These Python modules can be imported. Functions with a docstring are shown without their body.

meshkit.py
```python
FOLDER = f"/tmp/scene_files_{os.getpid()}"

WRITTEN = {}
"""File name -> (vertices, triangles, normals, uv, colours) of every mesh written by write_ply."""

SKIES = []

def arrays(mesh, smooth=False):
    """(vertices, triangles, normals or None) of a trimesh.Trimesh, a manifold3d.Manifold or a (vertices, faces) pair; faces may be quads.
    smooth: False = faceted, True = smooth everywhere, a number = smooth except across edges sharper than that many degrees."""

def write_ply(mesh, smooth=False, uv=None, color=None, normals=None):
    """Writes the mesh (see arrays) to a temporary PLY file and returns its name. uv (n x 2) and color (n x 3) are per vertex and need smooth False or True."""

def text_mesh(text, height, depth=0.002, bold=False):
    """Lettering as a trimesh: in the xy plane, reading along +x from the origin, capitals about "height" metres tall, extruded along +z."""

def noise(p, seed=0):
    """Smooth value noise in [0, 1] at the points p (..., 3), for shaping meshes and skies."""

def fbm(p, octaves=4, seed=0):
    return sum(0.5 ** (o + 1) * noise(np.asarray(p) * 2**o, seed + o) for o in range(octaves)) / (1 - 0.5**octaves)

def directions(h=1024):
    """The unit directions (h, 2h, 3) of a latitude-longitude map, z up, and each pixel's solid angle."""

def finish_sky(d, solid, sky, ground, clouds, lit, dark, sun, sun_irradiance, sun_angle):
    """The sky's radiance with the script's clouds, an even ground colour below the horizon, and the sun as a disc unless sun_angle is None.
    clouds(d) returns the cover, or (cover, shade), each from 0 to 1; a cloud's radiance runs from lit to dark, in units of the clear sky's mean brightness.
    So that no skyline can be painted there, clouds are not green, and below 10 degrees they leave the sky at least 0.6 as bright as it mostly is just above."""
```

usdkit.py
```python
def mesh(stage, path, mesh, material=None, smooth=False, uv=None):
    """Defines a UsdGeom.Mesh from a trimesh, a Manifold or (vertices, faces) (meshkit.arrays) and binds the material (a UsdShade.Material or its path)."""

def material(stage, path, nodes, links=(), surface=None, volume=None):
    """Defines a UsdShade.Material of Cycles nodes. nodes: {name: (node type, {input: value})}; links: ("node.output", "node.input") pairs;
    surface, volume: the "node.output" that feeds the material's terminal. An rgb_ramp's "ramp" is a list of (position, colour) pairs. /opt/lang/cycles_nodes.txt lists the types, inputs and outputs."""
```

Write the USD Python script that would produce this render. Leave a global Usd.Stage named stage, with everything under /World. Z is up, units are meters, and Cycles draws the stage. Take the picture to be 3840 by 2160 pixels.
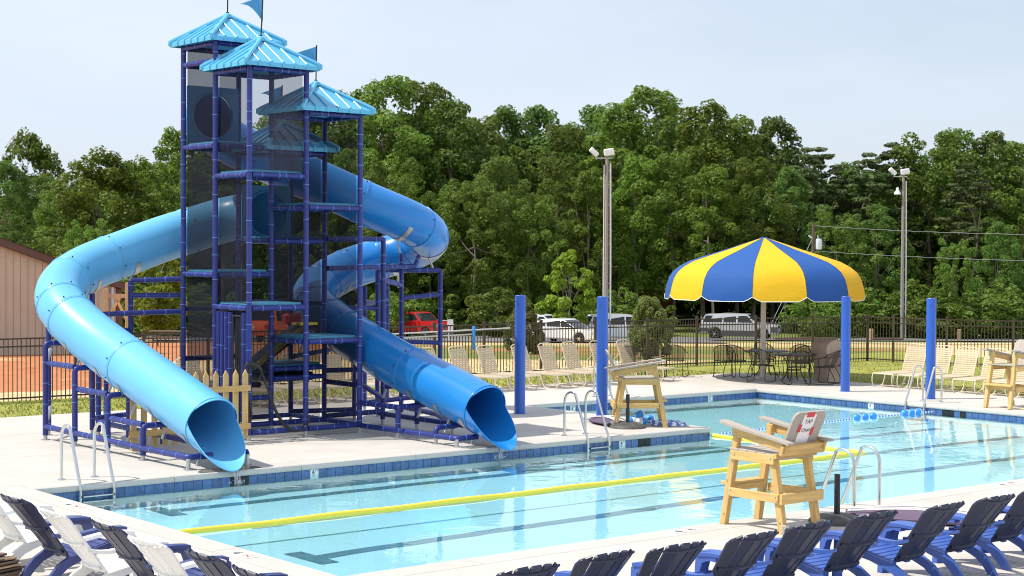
import math, random, re
import numpy as np
import trimesh, usdkit, meshkit
from pxr import Usd, UsdGeom, UsdLux, UsdShade, Gf, Sdf, Vt

stage = Usd.Stage.CreateInMemory()
UsdGeom.Xform.Define(stage, '/World')
UsdGeom.Scope.Define(stage, '/World/Looks')
UsdGeom.SetStageUpAxis(stage, 'Z')
rng = np.random.default_rng(7)
PI = math.pi

# ------------------------------------------------------------------ camera, sky, sun, exposure
CAM = np.array([-8.983, -21.45, 3.25])
YAW, PITCH, ROLL = math.radians(50.88), math.radians(1.22), math.radians(.28)
EXPOSURE = 0.45
fwd = np.array([math.cos(YAW) * math.cos(PITCH), math.sin(YAW) * math.cos(PITCH), -math.sin(PITCH)])
rgt = np.array([math.sin(YAW), -math.cos(YAW), 0.0])
upv = np.cross(rgt, fwd)
rgt, upv = rgt * math.cos(ROLL) + upv * math.sin(ROLL), upv * math.cos(ROLL) - rgt * math.sin(ROLL)
cam = UsdGeom.Camera.Define(stage, '/World/camera')
cam.CreateHorizontalApertureAttr(36.0)
cam.CreateVerticalApertureAttr(36.0 * 9 / 16)
cam.CreateFocalLengthAttr(36.0 * 6140 / 3840)
cam.CreateClippingRangeAttr(Gf.Vec2f(0.1, 5000))
cam.CreateExposureAttr(EXPOSURE)
cam.AddTransformOp().Set(Gf.Matrix4d(*rgt, 0, *upv, 0, *(-fwd), 0, *CAM, 1))

# sun: high, from the left of the picture and a little behind the camera
SUN_EL = math.radians(57)
_h = -np.array([math.sin(YAW), -math.cos(YAW)]) * math.cos(math.radians(8)) - np.array([math.cos(YAW), math.sin(YAW)]) * math.sin(math.radians(8))
SUN = np.array([_h[0] * math.cos(SUN_EL), _h[1] * math.cos(SUN_EL), math.sin(SUN_EL)])
SUN_ROT = math.atan2(SUN[0], SUN[1])
sun = UsdLux.DistantLight.Define(stage, '/World/sun')
sun.CreateIntensityAttr(1.0)
sun.CreateAngleAttr(0.53)
sun.CreateColorAttr(Gf.Vec3f(1.0, 0.95, 0.86))
sun.CreateNormalizeAttr(True)
_z = Gf.Vec3d(*SUN.tolist())
sun.AddTransformOp().Set(Gf.Matrix4d(Gf.Rotation(Gf.Vec3d(0, 0, 1), _z), Gf.Vec3d(0, 0, 0)))

L = '/World/Looks/'
sky_mat = usdkit.material(stage, L + 'sky_look', {
    'sky': ('sky_texture', {'sky_type': 'single_scattering', 'sun_disc': False, 'sun_elevation': SUN_EL, 'sun_rotation': SUN_ROT, 'air_density': 1.0, 'aerosol_density': 1.6}),
    'tc': ('texture_coordinate', {}),
    'mp': ('mapping', {'scale': (1.6, 1.6, 6.0)}),
    'n': ('noise_texture', {'scale': 1.1, 'detail': 5.0, 'roughness': 0.55}),
    'r': ('rgb_ramp', {'ramp': [(0.28, (0.50, 0.50, 0.50)), (0.72, (0.95, 0.95, 0.95))]}),
    'mix': ('mix_color', {'blend_type': 'mix', 'b': (6.2, 6.85, 7.95)}),
    'bg': ('background_shader', {'strength': 0.1})},
    [('tc.generated', 'mp.vector'), ('mp.vector', 'n.vector'), ('n.fac', 'r.fac'), ('r.color', 'mix.fac'), ('sky.color', 'mix.a'), ('mix.result', 'bg.color')], surface='bg.background')
dome = UsdLux.DomeLight.Define(stage, '/World/sky')
UsdShade.MaterialBindingAPI.Apply(dome.GetPrim()).Bind(sky_mat)
dome.GetPrim().SetCustomDataByKey('kind', 'structure')

# ------------------------------------------------------------------ helpers
_names = {}


def numbered(parent, name):
    k = (parent, name)
    n = _names.get(k, 0)
    _names[k] = n + 1
    return f'{parent}/{name}' if n == 0 else f'{parent}/{name}_{n:03d}'


def tag(o, label=None, cat=None, group=None, kind=None):
    p = o.GetPrim() if hasattr(o, 'GetPrim') else o
    for k, v in (('label', label), ('category', cat), ('group', group), ('kind', kind)):
        if v:
            p.SetCustomDataByKey(k, v)
    return p


def thing(name, label=None, cat=None, loc=(0, 0, 0), rz=0.0, group=None, kind=None):
    x = UsdGeom.Xform.Define(stage, numbered('/World', name))
    x.AddTranslateOp().Set(Gf.Vec3d(*map(float, loc)))
    x.AddRotateZOp().Set(float(math.degrees(rz)))
    x.AddScaleOp().Set(Gf.Vec3f(1, 1, 1))
    return tag(x, label, cat, group, kind)


def copy(root, loc, rz, label=None, group=None, scale=None):
    x = UsdGeom.Xform.Define(stage, numbered('/World', re.sub(r'_\d{3}$', '', root.GetName())))
    p = x.GetPrim()
    p.GetReferences().AddInternalReference(root.GetPath())
    place(p, loc, rz, scale)
    p.SetInstanceable(True)
    return tag(p, label, None, group)


def place(p, loc, rz, scale=None):
    x = UsdGeom.Xformable(p)
    p.CreateAttribute('xformOp:translate', Sdf.ValueTypeNames.Double3).Set(Gf.Vec3d(*map(float, loc)))
    p.CreateAttribute('xformOp:rotateZ', Sdf.ValueTypeNames.Float).Set(float(math.degrees(rz)))
    s = scale if scale is not None else (1, 1, 1)
    p.CreateAttribute('xformOp:scale', Sdf.ValueTypeNames.Float3).Set(Gf.Vec3f(*map(float, s)))
    p.CreateAttribute('xformOpOrder', Sdf.ValueTypeNames.TokenArray).Set(['xformOp:translate', 'xformOp:rotateZ', 'xformOp:scale'])


def unit(a):
    a = np.asarray(a, float)
    return a / (np.linalg.norm(a) + 1e-12)


def frame(d, up=(0, 0, 1)):
    d = unit(d)
    up = np.asarray(up, float)
    if abs(d @ unit(up)) > 0.98:
        up = np.array([0, 1, 0.])
        if abs(d[1]) > 0.98:
            up = np.array([1., 0, 0])
    s = unit(np.cross(d, up))
    return d, s, np.cross(s, d)


class MB:
    def __init__(self, off=None):
        self.v, self.f, self.n = [], [], 0
        self.off = np.zeros(3) if off is None else np.asarray(off, float)

    def add(self, v, f):
        v = np.asarray(v, float).reshape(-1, 3)
        f = np.asarray(f, int)
        if f.shape[1] == 4:
            f = np.vstack([f[:, [0, 1, 2]], f[:, [0, 2, 3]]])
        self.v.append(v)
        self.f.append(f + self.n)
        self.n += len(v)
        return self

    def box(self, c, s, axes=None, bev=0.0):
        h = np.asarray(s, float) / 2
        A = np.eye(3) if axes is None else np.asarray(axes, float)
        if bev <= 0:
            p = np.array([[x, y, z] for x in (-1, 1) for y in (-1, 1) for z in (-1, 1)], float) * h
            f = [[0, 1, 3, 2], [4, 6, 7, 5], [0, 4, 5, 1], [2, 3, 7, 6], [0, 2, 6, 4], [1, 5, 7, 3]]
            return self.add(p @ A + c, f)
        b = min(bev, *(h * 0.95))
        pts = []
        for sx in (-1, 1):
            for sy in (-1, 1):
                for sz in (-1, 1):
                    q = np.array([sx, sy, sz]) * h
                    for k in range(3):
                        w = q.copy()
                        for j in range(3):
                            if j != k:
                                w[j] -= np.sign(q[j]) * b
                        pts.append(w)
        m = trimesh.convex.convex_hull(np.array(pts))
        return self.add(m.vertices @ A + c, m.faces)

    def beam(self, p0, p1, w, h, up=(0, 0, 1), bev=0.0):
        p0, p1 = np.asarray(p0, float), np.asarray(p1, float)
        d, s, u = frame(p1 - p0, up)
        return self.box((p0 + p1) / 2, (np.linalg.norm(p1 - p0), w, h), [d, s, u], bev)

    def path(self, pts, r, n=10, cap=True, up=(0, 0, 1), closed=False):
        p = np.asarray(pts, float)
        m = len(p)
        t = np.zeros_like(p)
        for i in range(m):
            a, b = (p[i - 1], p[(i + 1) % m]) if closed else (p[max(i - 1, 0)], p[min(i + 1, m - 1)])
            t[i] = unit(b - a)
        rr = np.broadcast_to(r, (m,)).astype(float)
        d, s, u = frame(t[0], up)
        rings = []
        ang = np.arange(n) * 2 * PI / n
        for i in range(m):
            s = unit(s - t[i] * (s @ t[i]))
            u = np.cross(s, t[i])
            k = 1.0
            if 0 < i < m - 1:
                c = np.clip(unit(p[i] - p[i - 1]) @ unit(p[i + 1] - p[i]), -1, 1)
                k = 1.0 / max(math.sqrt((1 + c) / 2), 0.6)
            rings.append(p[i] + rr[i] * (np.cos(ang)[:, None] * s + np.sin(ang)[:, None] * u) * (1 if k == 1 else 1 + (k - 1) * .5))
        v = np.vstack(rings)
        f = []
        for i in range(m if closed else m - 1):
            a, b = i * n, ((i + 1) % m) * n
            for j in range(n):
                f.append([a + j, b + j, b + (j + 1) % n, a + (j + 1) % n])
        self.add(v, np.array(f)[:, ::-1])
        if cap and not closed:
            for q, ring, fl in ((p[0], rings[0], 0), (p[-1], rings[-1], 1)):
                vv = np.vstack([ring, q[None]])
                ff = [[j, (j + 1) % n, n] if fl else [(j + 1) % n, j, n] for j in range(n)]
                self.add(vv, np.array(ff)[:, ::-1])
        return self

    def tube(self, p0, p1, r, n=10, cap=True):
        return self.path([p0, p1], r, n, cap)

    def lathe(self, prof, c=(0, 0, 0), n=20):
        prof = np.asarray(prof, float)
        a = np.arange(n) * 2 * PI / n
        v = np.stack([prof[:, 0][:, None] * np.cos(a), prof[:, 0][:, None] * np.sin(a), np.repeat(prof[:, 1][:, None], n, 1)], -1)
        f = []
        for i in range(len(prof) - 1):
            for j in range(n):
                f.append([i * n + j, i * n + (j + 1) % n, (i + 1) * n + (j + 1) % n, (i + 1) * n + j])
        return self.add(v.reshape(-1, 3) + np.asarray(c), f)

    def grid(self, P, flip=False):
        P = np.asarray(P, float)
        a, b = P.shape[:2]
        i, j = np.meshgrid(np.arange(a - 1), np.arange(b - 1), indexing='ij')
        q = np.stack([i * b + j, (i + 1) * b + j, (i + 1) * b + j + 1, i * b + j + 1], -1).reshape(-1, 4)
        return self.add(P.reshape(-1, 3), q[:, ::-1] if flip else q)

    def prism(self, poly, o, ax, ay, az, depth):
        """polygon (2-D list) in the plane (o; ax, ay), extruded by depth along az."""
        from shapely.geometry import Polygon
        pg = Polygon(poly)
        m = trimesh.creation.extrude_polygon(pg, depth, engine='earcut')
        A = np.array([ax, ay, az], float)
        f = m.faces if np.linalg.det(A) > 0 else m.faces[:, ::-1]
        return self.add(np.asarray(m.vertices) @ A + np.asarray(o, float), f)

    def ball(self, c, r, sub=2, scale=(1, 1, 1)):
        m = trimesh.creation.icosphere(sub, 1.0)
        return self.add(m.vertices * np.asarray(scale) * r + np.asarray(c, float), m.faces)

    def mesh(self, m, A=None, o=(0, 0, 0)):
        v = np.asarray(m.vertices)
        return self.add((v @ np.asarray(A, float) if A is not None else v) + np.asarray(o, float), m.faces)

    def build(self, name, mat, parent=None, smooth=35, kind=None, label=None):
        v = np.vstack(self.v) - self.off
        f = np.vstack(self.f)
        path = numbered('/World' if parent is None else str(parent.GetPath()), name)
        m = usdkit.mesh(stage, path, trimesh.Trimesh(v, f, process=False) if smooth is not False else (v, f), M[mat], smooth)
        return tag(m, label, None, None, kind)


M = {}


def mat(name, col, rough=0.5, metal=0.0, var=0.08, scale=3.0, bump=0.0, bscale=40.0, stretch=(1, 1, 1), world=False, detail=4.0, spec=None, rnd=0.0, trans=0.0, coat=0.0):
    c = np.array(col, float)
    nodes = {'tc': ('geometry' if world else 'texture_coordinate', {}),
             'mp': ('mapping', {'scale': tuple(float(s) for s in stretch)}),
             'n': ('noise_texture', {'scale': scale, 'detail': detail, 'roughness': 0.6}),
             'r': ('rgb_ramp', {'ramp': [(0.28, tuple(np.clip(c * (1 - var), 0, 1))), (0.5, tuple(c)), (0.72, tuple(np.clip(c * (1 + var), 0, 1)))]}),
             'p': ('principled_bsdf', {'roughness': rough, 'metallic': metal})}
    if spec is not None:
        nodes['p'][1]['specular_ior_level'] = spec
    if coat:
        nodes['p'][1]['coat_weight'] = coat
        nodes['p'][1]['coat_roughness'] = 0.08
    links = [('tc.position' if world else 'tc.object', 'mp.vector'), ('mp.vector', 'n.vector'), ('n.fac', 'r.fac')]
    src = 'r.color'
    if rnd:
        nodes['oi'] = ('object_info', {})
        nodes['rm'] = ('map_range', {'from_min': 0.0, 'from_max': 1.0, 'to_min': 1 - rnd, 'to_max': 1 + rnd})
        nodes['hv'] = ('hsv', {'hue': 0.5, 'saturation': 1.0, 'fac': 1.0})
        links += [('oi.random', 'rm.value'), ('rm.result', 'hv.value'), (src, 'hv.color')]
        src = 'hv.color'
    links.append((src, 'p.base_color'))
    if bump:
        nodes['bn'] = ('noise_texture', {'scale': bscale, 'detail': 3.0})
        nodes['b'] = ('bump', {'strength': bump, 'distance': 0.01})
        links += [('mp.vector', 'bn.vector'), ('bn.fac', 'b.height'), ('b.normal', 'p.normal')]
    surf = 'p.BSDF'
    if trans:
        nodes['tr'] = ('translucent_bsdf', {})
        nodes['mx'] = ('mix_closure', {'fac': trans})
        links += [(src, 'tr.color'), ('p.BSDF', 'mx.closure1'), ('tr.BSDF', 'mx.closure2')]
        surf = 'mx.closure'
    M[name] = usdkit.material(stage, L + name, nodes, links, surface=surf)


def net(name, col, alpha):
    M[name] = usdkit.material(stage, L + name, {
        't': ('transparent_bsdf', {}), 'd': ('diffuse_bsdf', {'color': col}), 'm': ('mix_closure', {'fac': alpha})},
        [('t.BSDF', 'm.closure1'), ('d.BSDF', 'm.closure2')], surface='m.closure')


mat('concrete', (.50, .463, .418), .85, var=.10, scale=1.3, bump=.25, bscale=60, world=True, rnd=.03, detail=7)
mat('coping', (.49, .46, .42), .75, var=.06, scale=2.2, bump=.15, bscale=70, world=True, rnd=.03)
mat('joint', (.30, .28, .25), .9, world=True)
mat('tile_blue', (.055, .115, .27), .18, var=.35, scale=14, world=True, rnd=.18, coat=.3)
mat('tile_white', (.78, .78, .76), .2, var=.03)
mat('tile_grout', (.55, .60, .60), .8, world=True)
mat('ink', (.02, .02, .022), .5)
mat('ink_red', (.55, .16, .14), .5)
mat('void', (.006, .008, .01), .5)
mat('steel', (.70, .70, .68), .22, 1.0, var=.04)
mat('galv', (.50, .50, .49), .42, .85, var=.12, scale=8)
mat('blue_pad', (.018, .030, .185), .42, var=.10, scale=5, bump=.12, bscale=18, rnd=.05)
mat('tie_blue', (.12, .25, .66), .4)
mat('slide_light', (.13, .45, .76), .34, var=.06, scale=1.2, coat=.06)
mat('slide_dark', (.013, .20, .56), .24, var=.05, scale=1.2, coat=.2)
mat('roof_blue', (.10, .42, .64), .33, var=.05, scale=2, coat=.1)
mat('deck_teal', (.05, .23, .36), .5, var=.1)
mat('panel_teal', (.03, .16, .33), .4, var=.06)
mat('flag_blue', (.07, .30, .56), .7, trans=.25)
mat('dark_metal', (.025, .027, .03), .4, .3)
mat('black_rubber', (.014, .014, .015), .45, var=.2)
net('net_dark', (.016, .016, .022), .55)
net('net_fine', (.04, .035, .03), .62)
mat('lumber', (.60, .385, .135), .62, var=.22, scale=3.2, stretch=(9, 9, .7), bump=.15, rnd=.08)
mat('lumber_x', (.60, .385, .135), .62, var=.22, scale=3.2, stretch=(.7, 9, 9), bump=.15, rnd=.08)
mat('lumber_y', (.60, .385, .135), .62, var=.22, scale=3.2, stretch=(9, .7, 9), bump=.15, rnd=.08)
mat('composite', (.38, .335, .29), .7, var=.08, scale=4, stretch=(12, 1, 12), bump=.1, rnd=.05)
mat('picket_wood', (.52, .36, .14), .7, var=.2, scale=3, stretch=(9, 9, .8), rnd=.1)
mat('old_timber', (.42, .29, .17), .8, var=.25, scale=3, stretch=(6, 6, .6), rnd=.08)
net('net_light', (.05, .05, .06), .34)
mat('wet', (.16, .16, .15), .18, world=True)
mat('paper', (.78, .76, .76), .6, var=.02)
mat('tape_red', (.58, .03, .05), .35)
mat('lounge_strap', (.56, .45, .31), .5, var=.06, rnd=.05)
mat('lounge_frame', (.70, .61, .47), .4, var=.04)
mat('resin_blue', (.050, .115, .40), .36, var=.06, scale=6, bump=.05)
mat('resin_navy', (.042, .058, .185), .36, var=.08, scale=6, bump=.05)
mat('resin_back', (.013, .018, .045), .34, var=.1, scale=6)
mat('resin_white', (.74, .73, .70), .35, var=.03, scale=6, bump=.05)
mat('bronze', (.062, .045, .030), .45, .2)
mat('patio_iron', (.028, .022, .019), .45, .2)
net('mesh_fabric', (.06, .048, .036), .45)
mat('pole_blue', (.026, .11, .47), .3, var=.04, coat=.2)
mat('canopy_blue', (.014, .092, .34), .8, var=.07, scale=5, stretch=(1, 1, 5), bump=.5, bscale=5, trans=.12)
mat('canopy_yellow', (.80, .46, .008), .8, var=.05, scale=5, stretch=(1, 1, 5), bump=.5, bscale=5, trans=.12)
mat('piping', (.80, .76, .70), .6)
mat('mast_beige', (.55, .50, .44), .4, .1)
mat('bin_beige', (.42, .31, .235), .6, var=.07, scale=3)
mat('noodle', (.82, .66, .06), .45, var=.05)
mat('float_blue', (.04, .27, .72), .3)
mat('rope_white', (.75, .76, .78), .7)
mat('rope_blue', (.08, .2, .6), .7)
mat('fabric_purple', (.11, .075, .13), .7, var=.12)
mat('fabric_white', (.70, .68, .66), .7, var=.05)
mat('stone_grey', (.075, .07, .065), .6, var=.5, scale=18, bump=.6, bscale=30)
mat('siding', (.47, .36, .265), .55, var=.05, scale=1.5, rnd=.02)
mat('trim_brown', (.085, .035, .025), .5)
mat('pipe_grey', (.45, .50, .52), .5)
mat('pole_wood', (.27, .255, .22), .85, var=.25, scale=3, stretch=(9, 9, .4))
mat('pole_dark', (.13, .09, .065), .85, var=.25, scale=3, stretch=(9, 9, .4))
mat('conduit', (.66, .65, .66), .4, .2)
mat('lamp_white', (.72, .73, .76), .4, .1)
mat('wire', (.30, .31, .33), .5)
mat('bark', (.17, .135, .105), .9, var=.3, scale=4, stretch=(6, 6, .6), bump=.3, rnd=.15)
mat('bark_pale', (.30, .26, .21), .9, var=.3, scale=4, stretch=(6, 6, .6), bump=.3, rnd=.15)
mat('car_white', (.74, .74, .75), .25, var=.01, coat=.5)
mat('car_silver', (.55, .55, .54), .28, .3, var=.01, coat=.5)
mat('car_red', (.50, .012, .014), .22, var=.02, coat=.6)
mat('car_orange', (.75, .13, .03), .35, var=.03, coat=.3)
mat('car_grey', (.06, .06, .065), .35, coat=.2)
mat('glass_dark', (.018, .022, .026), .06, var=.02)
mat('chrome', (.7, .7, .72), .15, 1.0)
mat('lens', (.7, .72, .74), .12, .3)
mat('plastic_black', (.02, .02, .02), .55)
mat('tyre', (.022, .021, .02), .8)
mat('brick_red', (.30, .09, .055), .85, var=.2, scale=10)
mat('roof_brown', (.10, .06, .05), .85, var=.1)
mat('asphalt', (.16, .155, .15), .9, var=.12, scale=.8, world=True)
mat('lot_conc', (.50, .43, .34), .9, var=.08, scale=.5, world=True)
mat('curb', (.55, .50, .44), .9, var=.06, world=True)
mat('yellow_plastic', (.45, .33, .03), .4)
mat('red_plastic', (.45, .02, .02), .35)
mat('plaster', (.47, .645, .70), .8, var=.035, scale=.8, world=True)
mat('lane_tile', (.085, .17, .20), .6, var=.2, scale=10, world=True)
mat('lane_tile_blue', (.02, .10, .20), .6, var=.2, scale=10, world=True)

# foliage: leaf cards, tone varies per leaf clump and per tree
def leaf(name, dark, light, tr=.32):
    M[name] = usdkit.material(stage, L + name, {
        'g': ('geometry', {}), 'oi': ('object_info', {}), 'tc': ('texture_coordinate', {}),
        'n': ('noise_texture', {'scale': .55, 'detail': 2.0}),
        'a': ('math', {'math_type': 'multiply_add', 'value2': .55, 'value3': 0.0}),
        'b': ('math', {'math_type': 'multiply_add', 'value2': .55}),
        'r': ('rgb_ramp', {'ramp': [(.12, dark), (.9, light)]}),
        'rm': ('map_range', {'from_min': 0.0, 'from_max': 1.0, 'to_min': .72, 'to_max': 1.3}),
        'rh': ('map_range', {'from_min': 0.0, 'from_max': 1.0, 'to_min': .490, 'to_max': .522}),
        'hv': ('hsv', {'saturation': 1.0, 'fac': 1.0}),
        'p': ('principled_bsdf', {'roughness': .5, 'specular_ior_level': .35}),
        't': ('translucent_bsdf', {}), 'm': ('mix_closure', {'fac': tr})},
        [('g.random_per_island', 'a.value1'), ('tc.object', 'n.vector'), ('n.fac', 'b.value1'), ('a.value', 'b.value3'), ('b.value', 'r.fac'),
         ('oi.random', 'rm.value'), ('oi.random', 'rh.value'), ('rm.result', 'hv.value'), ('rh.result', 'hv.hue'), ('r.color', 'hv.color'),
         ('hv.color', 'p.base_color'), ('hv.color', 't.color'), ('p.BSDF', 'm.closure1'), ('t.BSDF', 'm.closure2')], surface='m.closure')


leaf('leaf_mid', (.11, .18, .022), (.35, .44, .07), .48)
leaf('leaf_dark', (.085, .145, .022), (.27, .36, .065), .46)
leaf('leaf_light', (.12, .19, .018), (.33, .43, .06), .46)
leaf('leaf_yellow', (.20, .27, .02), (.46, .52, .06), .5)
leaf('leaf_pine', (.07, .10, .028), (.19, .225, .075), .32)
leaf('leaf_shrub', (.15, .18, .045), (.48, .47, .15), .5)

# water: clear surface, mirror by fresnel, small ripples
M['water'] = usdkit.material(stage, L + 'water', {
    'g': ('geometry', {}), 'm1': ('mapping', {'scale': (1.0, 1.0, 1.0)}),
    'n1': ('noise_texture', {'scale': 2.2, 'detail': 3.0, 'roughness': .5, 'distortion': .7}),
    'n2': ('noise_texture', {'scale': .35, 'detail': 1.0}),
    'rm': ('map_range', {'from_min': .40, 'from_max': .66, 'to_min': .12, 'to_max': 1.0, 'clamp': True}),
    'mu': ('math', {'math_type': 'multiply'}),
    'b': ('bump', {'strength': .5, 'distance': .016}),
    'fr': ('fresnel', {'IOR': 1.33}),
    'mf': ('math', {'math_type': 'multiply', 'value2': 1.0}),
    't': ('transparent_bsdf', {'color': (.76, .925, .955)}), 'gl': ('glossy_bsdf', {'color': (1, 1, 1), 'roughness': .015}),
    'mx': ('mix_closure', {})},
    [('g.position', 'm1.vector'), ('m1.vector', 'n1.vector'), ('g.position', 'n2.vector'), ('n2.fac', 'rm.value'), ('n1.fac', 'mu.value1'), ('rm.result', 'mu.value2'),
     ('mu.value', 'b.height'), ('b.normal', 'gl.normal'), ('fr.fac', 'mf.value1'), ('mf.value', 'mx.fac'), ('t.BSDF', 'mx.closure1'), ('gl.BSDF', 'mx.closure2')], surface='mx.closure')
M['splash'] = usdkit.material(stage, L + 'splash', {
    't': ('transparent_bsdf', {'color': (.95, .98, 1)}), 'gl': ('glossy_bsdf', {'roughness': .05}), 'mx': ('mix_closure', {'fac': .35})},
    [('t.BSDF', 'mx.closure1'), ('gl.BSDF', 'mx.closure2')], surface='mx.closure')

FH = unit(np.array([math.cos(YAW), math.sin(YAW), 0]))
RH = np.array([math.sin(YAW), -math.cos(YAW), 0])


def tz(d):
    return -.1 - .04 * np.clip(np.asarray(d, float) - 48, 0, 72)


def far(lat, d, dz=0.0):
    """A ground point: d metres in front of the viewing place, lat metres to the right of its axis."""
    p = CAM + FH * d + RH * lat
    return np.array([p[0], p[1], float(tz(d)) + dz])


def lat_of(col, d):      # bearing (2576 = whole field of view) to metres
    return (col - 1288) * 1.4907 / 6140 * d


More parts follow.
